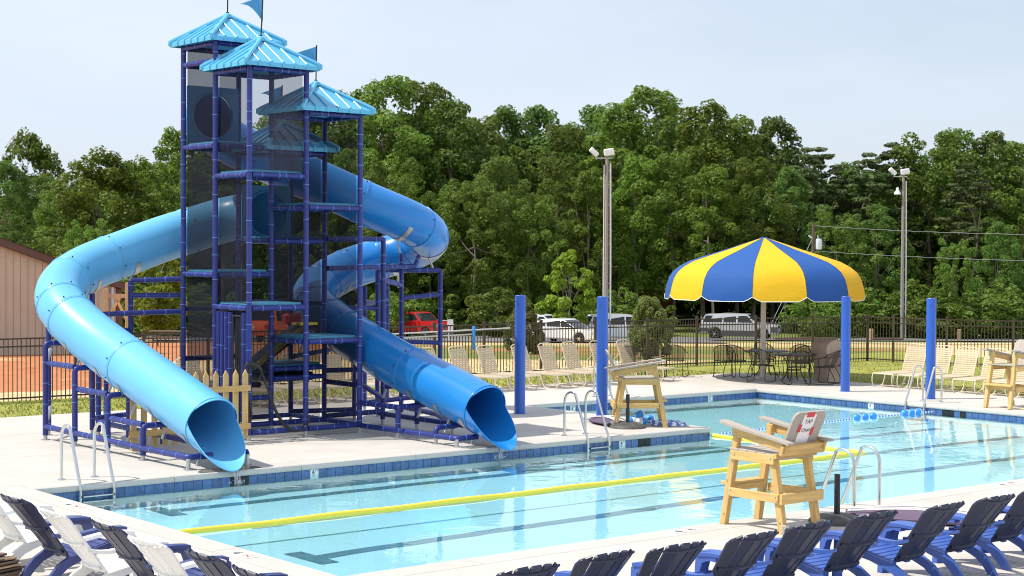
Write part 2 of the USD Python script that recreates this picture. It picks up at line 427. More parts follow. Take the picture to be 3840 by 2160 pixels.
# ------------------------------------------------------------------ ground
def ground_material():
    nodes = {'g': ('geometry', {}),
             'dd': ('vector_math', {'math_type': 'dot_product', 'vector2': tuple(FH)}),
             'dl': ('vector_math', {'math_type': 'dot_product', 'vector2': tuple(RH)}),
             'nb': ('noise_texture', {'scale': .16, 'detail': 5.0, 'roughness': .6}),
             'nf': ('noise_texture', {'scale': 2.5, 'detail': 6.0, 'roughness': .7}),
             'nc': ('noise_texture', {'scale': .09, 'detail': 4.0}),
             'wob': ('math', {'math_type': 'multiply_add', 'value2': 17.0}),
             'grass': ('rgb_ramp', {'ramp': [(.3, (.085, .125, .028)), (.55, (.16, .19, .05)), (.75, (.30, .26, .10))]}),
             'straw': ('rgb_ramp', {'ramp': [(.3, (.46, .32, .15)), (.6, (.62, .45, .23)), (.8, (.70, .54, .31))]}),
             'clay': ('rgb_ramp', {'ramp': [(.3, (.36, .135, .060)), (.6, (.48, .20, .095)), (.8, (.58, .30, .16))]}),
             'band': ('rgb_ramp', {'ramp': [(0.0, (1, 1, 1)), (.19, (1, 1, 1)), (.225, (0, 0, 0)), (.56, (0, 0, 0)), (.62, (.9, .9, .9)), (.76, (.9, .9, .9)), (.82, (0, 0, 0)), (1, (0, 0, 0))]}),
             'bm': ('map_range', {'from_min': 40.0, 'from_max': 120.0, 'to_min': 0.0, 'to_max': 1.0, 'clamp': True}),
             'lm': ('map_range', {'from_min': -3.0, 'from_max': -9.0, 'to_min': 0.0, 'to_max': 1.0, 'clamp': True}),
             'wl': ('math', {'math_type': 'multiply_add', 'value2': 14.0}),
             'rc': ('rgb_ramp', {'ramp': [(.52, (0, 0, 0)), (.62, (1, 1, 1))]}),
             'rm2': ('rgb_ramp', {'ramp': [(0, (1, 1, 1)), (.66, (1, 1, 1)), (.78, (0, 0, 0)), (1, (0, 0, 0))]}),
             'cl': ('math', {'math_type': 'multiply'}), 'cm': ('math', {'math_type': 'maximum'}), 'cmul': ('math', {'math_type': 'multiply'}),
             'cm3': ('math', {'math_type': 'multiply', 'value2': .75}),
             'dv': ('math', {'math_type': 'divide'}), 'wr': ('math', {'math_type': 'multiply_add', 'value2': .10}), 'rr': ('map_range', {'from_min': .20, 'from_max': .25, 'to_min': 0.0, 'to_max': 1.0, 'clamp': True}), 'r96': ('map_range', {'from_min': 110.0, 'from_max': 104.0, 'to_min': 0.0, 'to_max': 1.0, 'clamp': True}), 'rmul': ('math', {'math_type': 'multiply'}), 'bmax': ('math', {'math_type': 'maximum'}),
             'rg': ('rgb_ramp', {'ramp': [(.40, (0, 0, 0)), (.5, (1, 1, 1))]}),
             'nr': ('math', {'math_type': 'subtract', 'value1': 1.0}), 'sb': ('math', {'math_type': 'multiply'}),
             'm1': ('mix_color', {'blend_type': 'mix'}), 'm2': ('mix_color', {'blend_type': 'mix'}),
             'p': ('principled_bsdf', {'roughness': .95, 'specular_ior_level': .1})}
    c0 = float(CAM[:3] @ FH)
    l0 = float(CAM[:3] @ RH)
    nodes['od'] = ('math', {'math_type': 'subtract', 'value2': c0 + 8.5})
    nodes['ol'] = ('math', {'math_type': 'subtract', 'value2': l0 + 7.0})
    links = [('g.position', 'dd.vector1'), ('g.position', 'dl.vector1'), ('g.position', 'nb.vector'), ('g.position', 'nf.vector'), ('g.position', 'nc.vector'),
             ('dd.value', 'od.value1'), ('dl.value', 'ol.value1'),
             ('nb.fac', 'wob.value1'), ('od.value', 'wob.value3'), ('wob.value', 'bm.value'), ('bm.result', 'band.fac'), ('bm.result', 'rm2.fac'),
             ('nb.fac', 'wl.value1'), ('ol.value', 'wl.value3'), ('wl.value', 'lm.value'),
             ('nf.fac', 'grass.fac'), ('nf.fac', 'straw.fac'), ('nf.fac', 'clay.fac'),
             ('nc.fac', 'rc.fac'), ('rc.color', 'cm3.value1'), ('cm3.value', 'cm.value1'), ('lm.result', 'cm.value2'), ('cm.value', 'cl.value1'), ('rm2.color', 'cl.value2'),
             ('grass.color', 'm1.a'), ('clay.color', 'm1.b'), ('cl.value', 'm1.fac'),
             ('ol.value', 'dv.value1'), ('od.value', 'dv.value2'), ('dv.value', 'wr.value3'), ('nb.fac', 'wr.value1'), ('wr.value', 'rr.value'), ('wob.value', 'r96.value'), ('rr.result', 'rmul.value1'), ('r96.result', 'rmul.value2'), ('rmul.value', 'bmax.value1'), ('band.color', 'bmax.value2'), ('bmax.value', 'sb.value1'), ('nr.value', 'sb.value2'), ('lm.result', 'cmul.value1'), ('rg.color', 'cmul.value2'), ('nb.fac', 'rg.fac'), ('cmul.value', 'nr.value2'),
             ('m1.result', 'm2.a'), ('straw.color', 'm2.b'), ('sb.value', 'm2.fac'), ('m2.result', 'p.base_color')]
    M['ground'] = usdkit.material(stage, L + 'ground', nodes, links, surface='p.BSDF')


ground_material()
ds = np.concatenate([[-60, -20, 0, 10], np.linspace(14, 47, 34), np.linspace(48, 120, 37), [125, 135, 150, 180, 240, 400, 900, 2500]])
ls = np.concatenate([[-2500, -600, -200, -100], np.linspace(-60, 60, 121), [100, 200, 600, 2500]])
P = np.array([[far(l, d) for l in ls] for d in ds])
P[..., 2] += np.where((ds > 47) & (ds < 110), 1, 0)[:, None] * .05 * (meshkit.fbm(P * .25, 3, 5) - .5)
P[..., 2] -= np.where((P[..., 0] < 33.5) & (P[..., 1] < 12.6), .5, .0)
P[..., 2] = np.where((ds[:, None] < 48) & (P[..., 1] >= 12.6), P[..., 2] + .02 - .03 * np.clip(P[..., 1] - 13, 0, 12) * (P[..., 0] < 12), P[..., 2])
tag(MB().grid(P, flip=False).build('ground', 'ground', smooth=True), kind='structure')


def strip(name, d0, d1, l0, l1, m, dz=.06):
    dd = np.linspace(d0, d1, 8)
    ll = np.linspace(l0, l1, 20)
    return tag(MB().grid(np.array([[far(l, d, dz) for l in ll] for d in dd])).build(name, m, smooth=True), kind='structure')


strip('road', 110.5, 121.5, -40, 90, 'asphalt', .07)
strip('road', 96.5, 110, -22, 13, 'asphalt', .07)
strip('parking_lot', 77, 122, -60, -23, 'lot_conc', .08)
strip('footpath', 98.0, 99.6, 16, 70, 'curb', .08)

# straw spread just outside the left fence
mat('straw', (.56, .42, .23), .95, var=.3, scale=1.6, bump=.6, bscale=20, world=True, detail=8, spec=.1)
xs = np.linspace(-16, 16, 65)
w_ = 2.6 + 2.2 * meshkit.fbm(np.stack([xs * .35, 0 * xs, 0 * xs], -1), 4, 3)
Q = np.array([[[x, 13.05 + (ww - .2) * t_, 0] for t_ in (0, .25, .5, .75, 1)] for x, ww in zip(xs, w_)])
Q[..., 2] = -.045 - .03 * np.clip(Q[..., 1] - 13, 0, 12) * (xs < 12)[:, None] + .015
tag(MB().grid(Q).build('straw_ground', 'straw', smooth=True), kind='structure')

# lawn strip inside the fence
mat('lawn', (.27, .275, .065), .95, var=.28, scale=.9, bump=.6, bscale=25, world=True, detail=8, spec=.1)
lm = MB()
for x0, x1, y0, y1 in ((-30, 24.2, 9.35, 13.1), (24.0, 36, -16, 13.4)):
    xs, ys = np.linspace(x0, x1, 30), np.linspace(y0, y1, 12)
    Q = np.array([[[x, y, -.035] for y in ys] for x in xs])
    Q[..., 2] += .02 * (meshkit.fbm(Q * np.array([.8, .8, 1]), 3, 2) - .5)
    if x0 == 24.0:
        Q[..., 2] += .012
    lm.grid(Q)
tag(lm.build('lawn', 'lawn', smooth=True), kind='structure')
# short grass blades on the strip
gb, gf = [], []
for x0, x1, y0, y1, n in ((2, 24, 9.5, 12.9, 9000), (24.2, 31.5, -2, 10.8, 8000)):
    px, py = rng.uniform(x0, x1, n), rng.uniform(y0, y1, n)
    h, a = rng.uniform(.03, .07, n), rng.uniform(0, PI, n)
    dx, dy = np.cos(a) * .018, np.sin(a) * .018
    base = np.stack([px, py, np.full(n, -.045)], -1)
    v = np.stack([base + np.stack([dx, dy, 0 * h], -1), base - np.stack([dx, dy, 0 * h], -1), base + np.stack([rng.normal(0, .02, n), rng.normal(0, .02, n), h], -1)], 1)
    gb.append(v.reshape(-1, 3))
g = np.vstack(gb)
leaf('leaf_grass', (.20, .21, .045), (.34, .34, .085), .3)
tag(MB().add(g, np.arange(len(g)).reshape(-1, 3)).build('grass', 'leaf_grass', smooth=False), 'short mown grass on the strip inside the pool fence', 'grass', kind='stuff')

# ------------------------------------------------------------------ pool
X1, X2, YB, YN = 13.25, 20.65, 5.56, -7.70
WZ, FZ = -.165, -.385
pool = thing('swimming_pool', kind='structure')
outer = [(0, YN), (X2, YN), (X2, YB), (X1, YB), (X1, 0), (0, 0)]


def flat(rects, z, nx=1):
    b = MB()
    for x0, x1, y0, y1 in rects:
        b.add([[x0, y0, z], [x1, y0, z], [x1, y1, z], [x0, y1, z]], [[0, 1, 2, 3]])
    return b


flat([(-.05, X2 + .05, YN - .05, 0), (X1 - .05, X2 + .05, 0, YB + .05)], FZ).build('pool_floor', 'plaster', pool, False)
w = MB()
for k in range(6):
    a, b = outer[k], outer[(k + 1) % 6]
    w.add([[*a, FZ - .02], [*b, FZ - .02], [*b, -.09], [*a, -.09]], [[0, 3, 2, 1]])
w.build('pool_wall', 'tile_grout', pool, False)
wm = MB()
for x0, x1, y0, y1 in ((-.004, X2 + .004, YN - .004, .004), (X1 - .004, X2 + .004, .004, YB + .004)):
    wm.add([[x0, y0, WZ], [x1, y0, WZ], [x1, y1, WZ], [x0, y1, WZ]], [[0, 1, 2, 3]])
tag(wm.build('pool_water', 'water', smooth=False), kind='structure')

# lane lines (tile ribbons, refraction by ripples put into their wavy shape) and their end crosses
def lane(y0, y1, wd, xs, xe, m='lane_tile', tee=True):
    n = 160
    x = np.linspace(xs, xe, n)
    yc = np.interp(x, [1.5, 12.0], [y0, y1]) + .035 * (meshkit.fbm(np.stack([x * 1.3, x * 0 + y0, x * 0], -1), 3, 3) - .5)
    e = .06 * (meshkit.noise(np.stack([x * 3.1, x * 0 + y0 * 3, x * 0], -1), 4) - .5)
    b = MB().grid(np.stack([np.stack([x, yc - wd / 2 + e, 0 * x + FZ + .004], -1), np.stack([x, yc + wd / 2 + e * .6, 0 * x + FZ + .004], -1)], 0), True)
    if tee:
        b.grid(np.array([[[xs - .17, y0 - .42, FZ + .006], [xs - .17, y0 + .42, FZ + .006]], [[xs + .08, y0 - .42, FZ + .006], [xs + .08, y0 + .42, FZ + .006]]]))
    b.build('lane_line', m, pool, False)


lane(-.72, -.52, .24, 1.7, 19.6)
lane(-2.6, -2.42, .24, 1.9, 19.6, tee=False)
lane(-4.92, -4.40, .25, 1.45, 19.6)
# wall tiles, one by one
tid = 0
signs, skims = [], []


def tile_run(p0, d, nrm, length, special):
    n = int(round(length / .154))
    w_ = length / n
    d, nrm = np.array([*d, 0.]), np.array([*nrm, 0.])
    for i in range(n):
        c = np.array([*p0, 0]) + d * (i + .5) * w_ + nrm * .006
        kind = special.get(i)
        axes = [d, nrm, [0, 0, 1.]]
        MB().box(c + [0, 0, -.17], (w_ - .008, .014, .15), axes).build('tile', {'w': 'tile_white', 'k': 'void'}.get(kind, 'tile_blue'), pool, False)
        if kind == 'w':
            signs.append((c + nrm * .0075, d, nrm))


def idx(s, length):
    return int(s / (length / round(length / .154)))


sp = {idx(4.57, X1): 'w', idx(10.98, X1): 'w'}
for s in (11.42, 11.56, 3.2, 3.36):
    sp[idx(s, X1)] = 'k'
tile_run((0, 0), (1, 0), (0, -1), X1, sp)
lb = X2 - X1
sp = {idx(14.74 - X1, lb): 'w', idx(18.98 - X1, lb): 'w'}
for s in (16.86, 17.02):
    sp[idx(s - X1, lb)] = 'k'
tile_run((X1, YB), (1, 0), (0, -1), lb, sp)
lr = YB - YN
sp = {idx(YB - 2.07, lr): 'w'}
for s in (.02, -.14, -.3):
    sp[idx(YB - s, lr)] = 'k'
tile_run((X2, YB), (0, -1), (-1, 0), lr, sp)
for c, d, nrm in signs:
    A = [d, [0, 0, 1], nrm]
    MB().mesh(meshkit.text_mesh('4', .06, .003, True), A, c + d * -.05 + np.array([0, 0, -.165])).build('depth_number', 'ink', pool, False)
    MB().mesh(meshkit.text_mesh('FT', .028, .003, False), A, c + d * .012 + np.array([0, 0, -.133])).build('depth_unit', 'ink', pool, False)
# coping stones with a rounded nose
cop = thing('pool_coping', kind='structure')


def coping(p0, p1, nrm, n):
    p0, p1, nrm = np.array(p0, float), np.array(p1, float), np.array(nrm, float)   # nrm: away from the water
    d = (p1 - p0) / n
    prof = [(.35, 0), (-.01, 0), (-.032, -.012), (-.04, -.035), (-.04, -.07), (-.03, -.09), (.35, -.09)]
    for i in range(n):
        a, u = p0 + d * i, unit(d)
        ln = np.linalg.norm(d) - .008
        MB().prism(prof, [*(a + u * .004), 0], [*nrm, 0], [0, 0, 1], [*u, 0], ln).build('coping_stone', 'coping', cop, 20)


coping((0, 0), (X1 - .35, 0), (0, 1), 6)
coping((X1 - .35, 0), (X1, 0), (0, 1), 1)
coping((X1, .352), (X1, YB), (-1, 0), 3)
coping((X1 - .35, YB), (X2 + .35, YB), (0, 1), 4)
coping((X2, YN - .35), (X2, YB - .004), (1, 0), 7)
coping((-.35, YN), (X2, YN), (0, -1), 11)
coping((0, YN + .004), (0, .35), (-1, 0), 4)
for cx_, sd in ((3.12, 1), (8.08, 2)):           # wet stone under the slide lips
    a = np.linspace(0, 2 * PI, 41)
    rr = .34 + .16 * meshkit.fbm(np.stack([np.cos(a) * 1.7 + sd * 5, np.sin(a) * 1.7, 0 * a], -1), 3, sd)
    rr[-1] = rr[0]
    e = np.stack([cx_ + 1.25 * rr * np.cos(a), np.clip(.06 + .8 * rr * np.sin(a), -.005, .34), 0 * a + .004], -1)
    MB().grid(np.array([np.repeat([[cx_, .1, .004]], 41, 0), e])).build('wet_patch', 'wet', cop, False)
# deck slabs
deck = thing('pool_deck', kind='structure')
MB().box((0, 0, 0), (.01, .01, .01))
flat([(-12, -.3, -16, 9.5), (-.36, 12.95, .3, 9.48), (12.9, 21.05, 5.86, 9.48), (20.95, 24.2, -16, 9.48), (-.36, 21, -16, -8.0)], -.014).build('joint_bed', 'joint', deck, False)


def slabs(x0, x1, y0, y1, nx, ny):
    xs, ys = np.linspace(x0, x1, nx + 1), np.linspace(y0, y1, ny + 1)
    for i in range(nx):
        for j in range(ny):
            w_, h_ = xs[i + 1] - xs[i] - .012, ys[j + 1] - ys[j] - .012
            MB().box(((xs[i] + xs[i + 1]) / 2, (ys[j] + ys[j + 1]) / 2, -.05), (w_, h_, .1), None, .006).build('deck_slab', 'concrete', deck, False)


slabs(-9.2, -.35, -15.5, 9.5, 3, 8)
slabs(-.35, 12.9, .35, 9.5, 4, 3)
slabs(12.9, 21.0, 5.91, 9.5, 3, 1)
slabs(21.0, 24.2, -15.5, 9.5, 1, 8)
slabs(-.35, 21.0, -15.5, -8.05, 7, 2)
# depth markers on the deck: a white plate, a 4 and the round no-diving mark
def deck_marker(x, y, rz, label):
    t = thing('depth_marker', label, 'depth marker', (x, y, .002), rz, 'white depth markers set in the pool edge')
    MB().box((0, 0, .001), (.46, .17, .004)).build('plate', 'tile_white', t, False)
    MB().mesh(meshkit.text_mesh('4', .11, .0015, True), None, (-.15, -.055, .0035)).build('number', 'ink', t, False)
    a = np.linspace(0, 2 * PI, 25)[:-1]
    MB().path(np.stack([.11 + .062 * np.cos(a), .062 * np.sin(a), 0 * a + .003], -1), .003, 4, closed=True).tube((.07, -.045, .003), (.15, .045, .003), .003, 4).build('ban_ring', 'ink_red', t)
    MB().tube((.075, .01, .004), (.14, -.01, .004), .006, 4).ball((.15, -.02, .004), .009, 1).build('diver_mark', 'ink', t)


deck_marker(4.68, -7.87, 0, 'white 4 and no-diving plate left of the wooden lifeguard chair')
deck_marker(11.13, -7.87, 0, 'white 4 and no-diving plate at the far right of the near pool edge')
deck_marker(-.17, -1.75, -PI / 2, 'white 4 and no-diving plate below the left pool ladder')
deck_marker(-.17, -6.05, -PI / 2, 'white 4 and no-diving plate beside the fourth chair on the left pool edge')
sk = thing('skimmer_lid', 'round white skimmer lid in the deck behind the near blue chairs', 'lid', (3.16, -8.40, 0))
MB().lathe([(0.0, .012), (.10, .012), (.14, .008), (.15, .001)], n=28).build('lid', 'tile_white', sk)
MB().lathe([(0.0, .016), (.012, .015), (.014, .011)], n=10).build('finger_hole', 'ink', sk)

# ------------------------------------------------------------------ slide tower (local frame: u along the pool edge, v away from the pool)
TH = math.radians(1.0)
TF = np.array([5.22, 3.15, 0.0])
S_ = 1.15
PR = .047


class Pads:
    """Padded pipes: each is a part of its own, with a row of light blue ties."""
    def __init__(self, root, seed):
        self.root, self.bands, self.r = root, MB(), np.random.default_rng(seed)

    def pipe(self, pts, name='rail', r=PR, step=.36, ends=True):
        p = np.asarray(pts, float)
        b = MB()
        q = p
        if len(p) > 2:                              # round the elbows
            out = [p[0]]
            for i in range(1, len(p) - 1):
                d0, d1 = unit(p[i - 1] - p[i]), unit(p[i + 1] - p[i])
                out += [p[i] + d0 * .06, p[i] + (d0 + d1) * .018, p[i] + d1 * .06]
            q = np.array(out + [p[-1]])
        b.path(q, r, 12)
        o = b.build(name, 'blue_pad', self.root, 40)
        for a, c in zip(p[:-1], p[1:]):
            ln = np.linalg.norm(c - a)
            d = unit(c - a)
            s = self.r.uniform(.12, .3)
            while s < ln - .08:
                m = a + d * s
                self.bands.path([m - d * .0055, m + d * .0055], r + .005, 12, up=(.3, .2, 1))
                s += step * self.r.choice([.45, .8, 1, 1, 1.1, 1.15])
        return o

    def foot(self, u, v, z):
        MB().lathe([(.0, .0), (.075, .0), (.075, .012), (.033, .014), (.033, z), (.0, z)], (u, v, 0), 14).build('foot', 'galv', self.root)

    def done(self):
        self.bands.build('tie_band', 'tie_blue', self.root, 40, kind='stuff')


tower = thing('slide_tower', 'tall blue padded climbing tower with four pointed roofs and flags', 'play tower', TF, TH)
T = Pads(tower, 3)
G_ = [(i * S_, j * S_) for j in range(3) for i in range(3)]
TOPS = {(0, 0): 6.42, (1, 0): 6.42, (2, 0): 5.72, (0, 1): 6.98, (1, 1): 6.98, (2, 1): 5.72, (0, 2): 6.98, (1, 2): 6.98, (2, 2): 5.1}
for (i, j), zt in TOPS.items():
    T.pipe([(i * S_, j * S_, .1), (i * S_, j * S_, zt)], 'post', step=.38)
    T.foot(i * S_, j * S_, .12)
# cells: (roof eave, platform heights)
CELL = {(0, 0): (6.5, (2.28, 4.58)), (1, 0): (5.8, (1.67, 4.04)), (0, 1): (7.03, (2.84, 5.13)), (1, 1): (5.17, (1.12, 3.45))}


def beams(i, j, z, name='rail'):
    c = [(i, j), (i + 1, j), (i + 1, j + 1), (i, j + 1)]
    for k in range(4):
        a, b = c[k], c[(k + 1) % 4]
        key = (tuple(sorted((a, b))), round(z, 1))
        if key in done_beams:
            continue
        done_beams.add(key)
        a, b = np.array([a[0] * S_, a[1] * S_, z]), np.array([b[0] * S_, b[1] * S_, z])
        T.pipe([a + unit(b - a) * PR, b - unit(b - a) * PR], name, step=.3)


done_beams = set()
for (i, j), (ez, zs) in CELL.items():
    beams(i, j, ez - .1, 'roof_beam')
    for z in zs:
        beams(i, j, z, 'platform_rail')
        c = ((i + .5) * S_, (j + .5) * S_, z + .06)
        MB().box(c, (S_ - .10, S_ - .10, .055), None, .02).build('platform', 'deck_teal', tower)
for a, b in (((0, 0), (1, 0)), ((1, 0), (2, 0)), ((0, 1), (0, 2)), ((0, 2), (1, 2)), ((1, 2), (2, 2)), ((2, 0), (2, 1)), ((2, 1), (2, 2)), ((0, 0), (0, 1)), ((0, 1), (1, 1)), ((1, 1), (2, 1))):
    z = .14
    a3, b3 = np.array([a[0] * S_, a[1] * S_, z]), np.array([b[0] * S_, b[1] * S_, z])
    T.pipe([a3 + unit(b3 - a3) * .05, b3 - unit(b3 - a3) * .05], 'base_rail')
for a, b, z in (((0, 2), (1, 2), 6.62), ((0, 1), (0, 2), 6.62), ((1, 2), (2, 2), .95), ((1, 1), (2, 1), .95), ((2, 0), (2, 1), .85), ((1, 1), (1, 2), 1.1), ((0, 1), (1, 1), .62), ((0, 2), (1, 2), 1.3),
                ((2, 1), (2, 2), 2.3), ((1, 2), (2, 2), 2.3), ((0, 2), (1, 2), 2.2), ((2, 1), (2, 2), 3.45), ((1, 1), (1, 2), 5.13)):
    a3, b3 = np.array([a[0] * S_, a[1] * S_, z]), np.array([b[0] * S_, b[1] * S_, z])
    T.pipe([a3 + unit(b3 - a3) * .05, b3 - unit(b3 - a3) * .05], 'rail')
# crawl barrier of upright pads on the ground floor
for v in (1.02, .89, .76, .63, .17):
    T.pipe([(0, v, .3), (0, v, 2.2)], 'upright_pad', .042, .55)
b = MB()
for p0, p1 in (((.0, .54, .3), (.0, .54, 2.14)), ((.0, .27, .3), (.0, .27, 2.14)), ((.0, .27, 2.14), (.0, .54, 2.14)), ((.02, .36, .3), (.02, .36, 2.1)), ((.02, .45, .3), (.02, .45, 2.1))):
    b.tube(p0, p1, .016, 8)
b.build('entry_gate', 'dark_metal', tower)
T.done()
# roofs: four panels, hips, seams, and an eaves lip each
def roof(i, j, ez, h=.48, o=.175):
    c = np.array([(i + .5) * S_, (j + .5) * S_, ez])
    R_ = S_ / 2 + o
    ap = c + [0, 0, h]
    corners = [c + [sx * R_, sy * R_, 0] for sx, sy in ((-1, -1), (1, -1), (1, 1), (-1, 1))]
    hips = MB()
    for k in range(4):
        a, b_ = corners[k], corners[(k + 1) % 4]
        nrm = unit(np.cross(b_ - a, ap - a))
        e = np.array([0, 0, -.075])
        p = MB()
        p.add([a, b_, ap], [[0, 1, 2]])
        p.add([a + e, b_ + e, b_, a], [[0, 1, 2, 3]])
        p.add([a + e * .3 - nrm * .02, ap - nrm * .03, b_ + e * .3 - nrm * .02], [[0, 1, 2]])
        panel = p.build('roof_panel', 'roof_blue', tower, False)
        sm = MB()
        for t in (.18, .34, .5, .66, .82):
            q = a + (b_ - a) * t
            top_ = min(t, 1 - t) * 2
            up_ = (ap - (a + b_) / 2) * top_
            if t == .5:
                up_ = up_ * .9
            s0, s1 = q + nrm * .008 + unit(up_) * -.0, q + up_ * .93 + nrm * .008
            sm.beam(s0, s1, .05, .036, nrm, .012)
            sm.box(q + e / 2 + unit(np.cross(b_ - a, [0, 0, 1.])) * .008, (.05, .02, .08), [unit(b_ - a), unit(np.cross(b_ - a, [0, 0, 1.])), [0, 0, 1.]])
        sm.build('seam', 'roof_blue', panel)
        hips.path([a + [0, 0, -.05], a + [0, 0, .012], a + (ap - a) * .06 + [0, 0, .02], ap + [0, 0, .02]], .04, 8)
    hips.lathe([(.09, -.03), (.075, .03), (.03, .06), (0, .06)], ap, 12)
    hips.build('ridge_cap', 'roof_blue', tower, 40)
    return ap


AP = {k: roof(*k, v[0]) for k, v in CELL.items()}
wind = np.array([-.79, .55, 0])
wind = unit(np.array([wind @ [math.cos(TH), math.sin(TH), 0], wind @ [-math.sin(TH), math.cos(TH), 0], 0]))
for k, ap in AP.items():
    hh = {(0, 1): .95, (0, 0): .78, (1, 0): .70, (1, 1): .70}[k]
    lean = np.array([.02, 0, 0]) * (1 if k == (0, 0) else .3)
    top_ = ap + [0, 0, hh] + lean * 2
    MB().tube(ap + [0, 0, .03], top_, .012, 8).lathe([(.03, .05), (.03, .075), (.012, .08)], ap, 10).build('flag_mast', 'dark_metal', tower)
    n = 12
    fa, fb = top_ - [0, 0, .02], top_ - [0, 0, .47]
    tip = top_ + wind * .40 - [0, 0, .16]
    rows = []
    for s in np.linspace(0, 1, n):
        lo = fb * (1 - s) ** 1 + tip * s
        up_ = fa * (1 - s) + tip * s
        sag = .09 * math.sin(PI * s) * np.array([0, 0, 1.])
        rip = np.cross(wind, [0, 0, 1.]) * .018 * math.sin(s * 7)
        rows.append([lo + sag + rip, (lo + sag + up_) / 2 + rip * 1.2, up_ + rip])
    MB().grid(np.array(rows)).build('flag', 'flag_blue', tower, True)
# netting panels and the square slide-entry panels with their round holes
def netp(name, p0, p1, z0, z1, m='net_dark'):
    MB().add([[*p0, z0], [*p1, z0], [*p1, z1], [*p0, z1]], [[0, 1, 2, 3]]).build(name, m, tower, False)


g_ = .052
netp('net_panel', (g_, S_ + g_), (g_, 2 * S_ - g_), 1.35, 6.9)
netp('net_panel', (g_, g_), (g_, S_ - g_), 2.35, 6.35)
netp('net_panel', (g_, 2 * S_ - g_), (S_ - g_, 2 * S_ - g_), .2, 5.1)
netp('net_panel', (g_, 2 * S_ - g_), (S_ - g_, 2 * S_ - g_), 6.2, 6.9)
netp('net_panel', (S_ + g_, 2 * S_ - g_), (2 * S_ - g_, 2 * S_ - g_), .2, 3.4)
netp('net_panel', (2 * S_ - g_, g_), (2 * S_ - g_, S_ - g_), .2, 5.65)
netp('net_panel', (2 * S_ - g_, S_ + g_), (2 * S_ - g_, 2 * S_ - g_), .2, 5.0)
netp('net_panel', (S_ + g_, S_), (S_ * 2 - g_, S_), 1.2, 5.65)
netp('net_panel', (g_, .045), (S_ - g_, .045), 4.65, 6.35, 'net_light')
netp('net_panel', (S_ - .045, g_), (S_ - .045, S_ - g_), 4.65, 6.35, 'net_light')
netp('net_panel', (g_, S_), (S_ - g_, S_), .2, 2.2)


def entry(u0, zc):
    from shapely.geometry import Polygon, Point
    sq = Polygon([(-.5, -.5), (.5, -.5), (.5, .5), (-.5, .5)]).buffer(.03)
    m = trimesh.creation.extrude_polygon(sq.difference(Point(0, 0).buffer(.41, 24)), .03, engine='earcut')
    MB().mesh(m, np.array([[1, 0, 0], [0, 0, 1.], [0, -1, 0]]), (u0 + S_ / 2, 2 * S_ - .04, zc)).build('entry_panel', 'panel_teal', tower, False)
    a = np.linspace(0, 2 * PI, 37)[:-1]
    MB().path(np.stack([u0 + S_ / 2 + .43 * np.cos(a), 0 * a + 2 * S_ - .06, zc + .43 * np.sin(a)], -1), .03, 8, closed=True, up=(0, 1, 0)).build('entry_ring', 'panel_teal', tower)


entry(0, 5.74)
entry(S_, 3.97)
# sloping black climbing ramp with yellow edges and a red guard
MB().beam((.75, 1.6, 1.0), (2.1, 1.62, 1.86), .6, .05).build('climbing_ramp', 'black_rubber', tower)
MB().beam((.85, 1.24, 1.16), (2.0, 1.26, 1.92), .04, .09).build('ramp_edge', 'yellow_plastic', tower)
MB().beam((1.75, 1.26, 1.93), (2.12, 1.26, 1.93), .30, .05).build('ramp_edge', 'yellow_plastic', tower)
MB().box((1.95, 1.72, 2.0), (.34, .2, .2), None, .04).build('ramp_guard', 'red_plastic', tower)
MB().box((.6, 1.72, .84), (.9, .9, .10), None, .04).box((1.7, 1.72, .95), (1.0, .9, .16), None, .06).ball((1.9, 1.4, 1.12), .13, 2, (1.6, 1, .8)).build('landing_pad', 'black_rubber', tower)

# black hose hung on the front post of the tower
hose = thing('garden_hose', 'black rubber hose looped over the front corner post of the slide tower', 'hose', TF, TH)
hp = []
for k in range(3):
    o = .02 * k
    hp.append([(-.06 - o, -.06, .35), (-.08 - o, -.07, .9), (-.03, -.09, 1.32 + o), (.10, -.10, 1.30), (.22, -.10, 1.12), (.36, -.10, .78 - o), (.62, -.10, .30 - o), (.85, -.10, .14 - o * .5), (1.05, -.10, .16), (1.16, -.09, .38)])
b = MB()
from scipy.interpolate import CubicSpline


def spl(p, n):
    p = np.asarray(p, float)
    t = np.concatenate([[0], np.cumsum(np.linalg.norm(np.diff(p, axis=0), axis=1))])
    return CubicSpline(t, p)(np.linspace(0, t[-1], n))


for q in hp:
    b.path(spl(q, 40), .017, 8)
a = np.linspace(0, 4 * PI, 60)
b.path(np.stack([.06 + .13 * np.cos(a), -.10 + .01 * a / 4, 1.18 + .15 * np.sin(a)], -1), .017, 8)
b.build('hose_loops', 'black_rubber', hose)

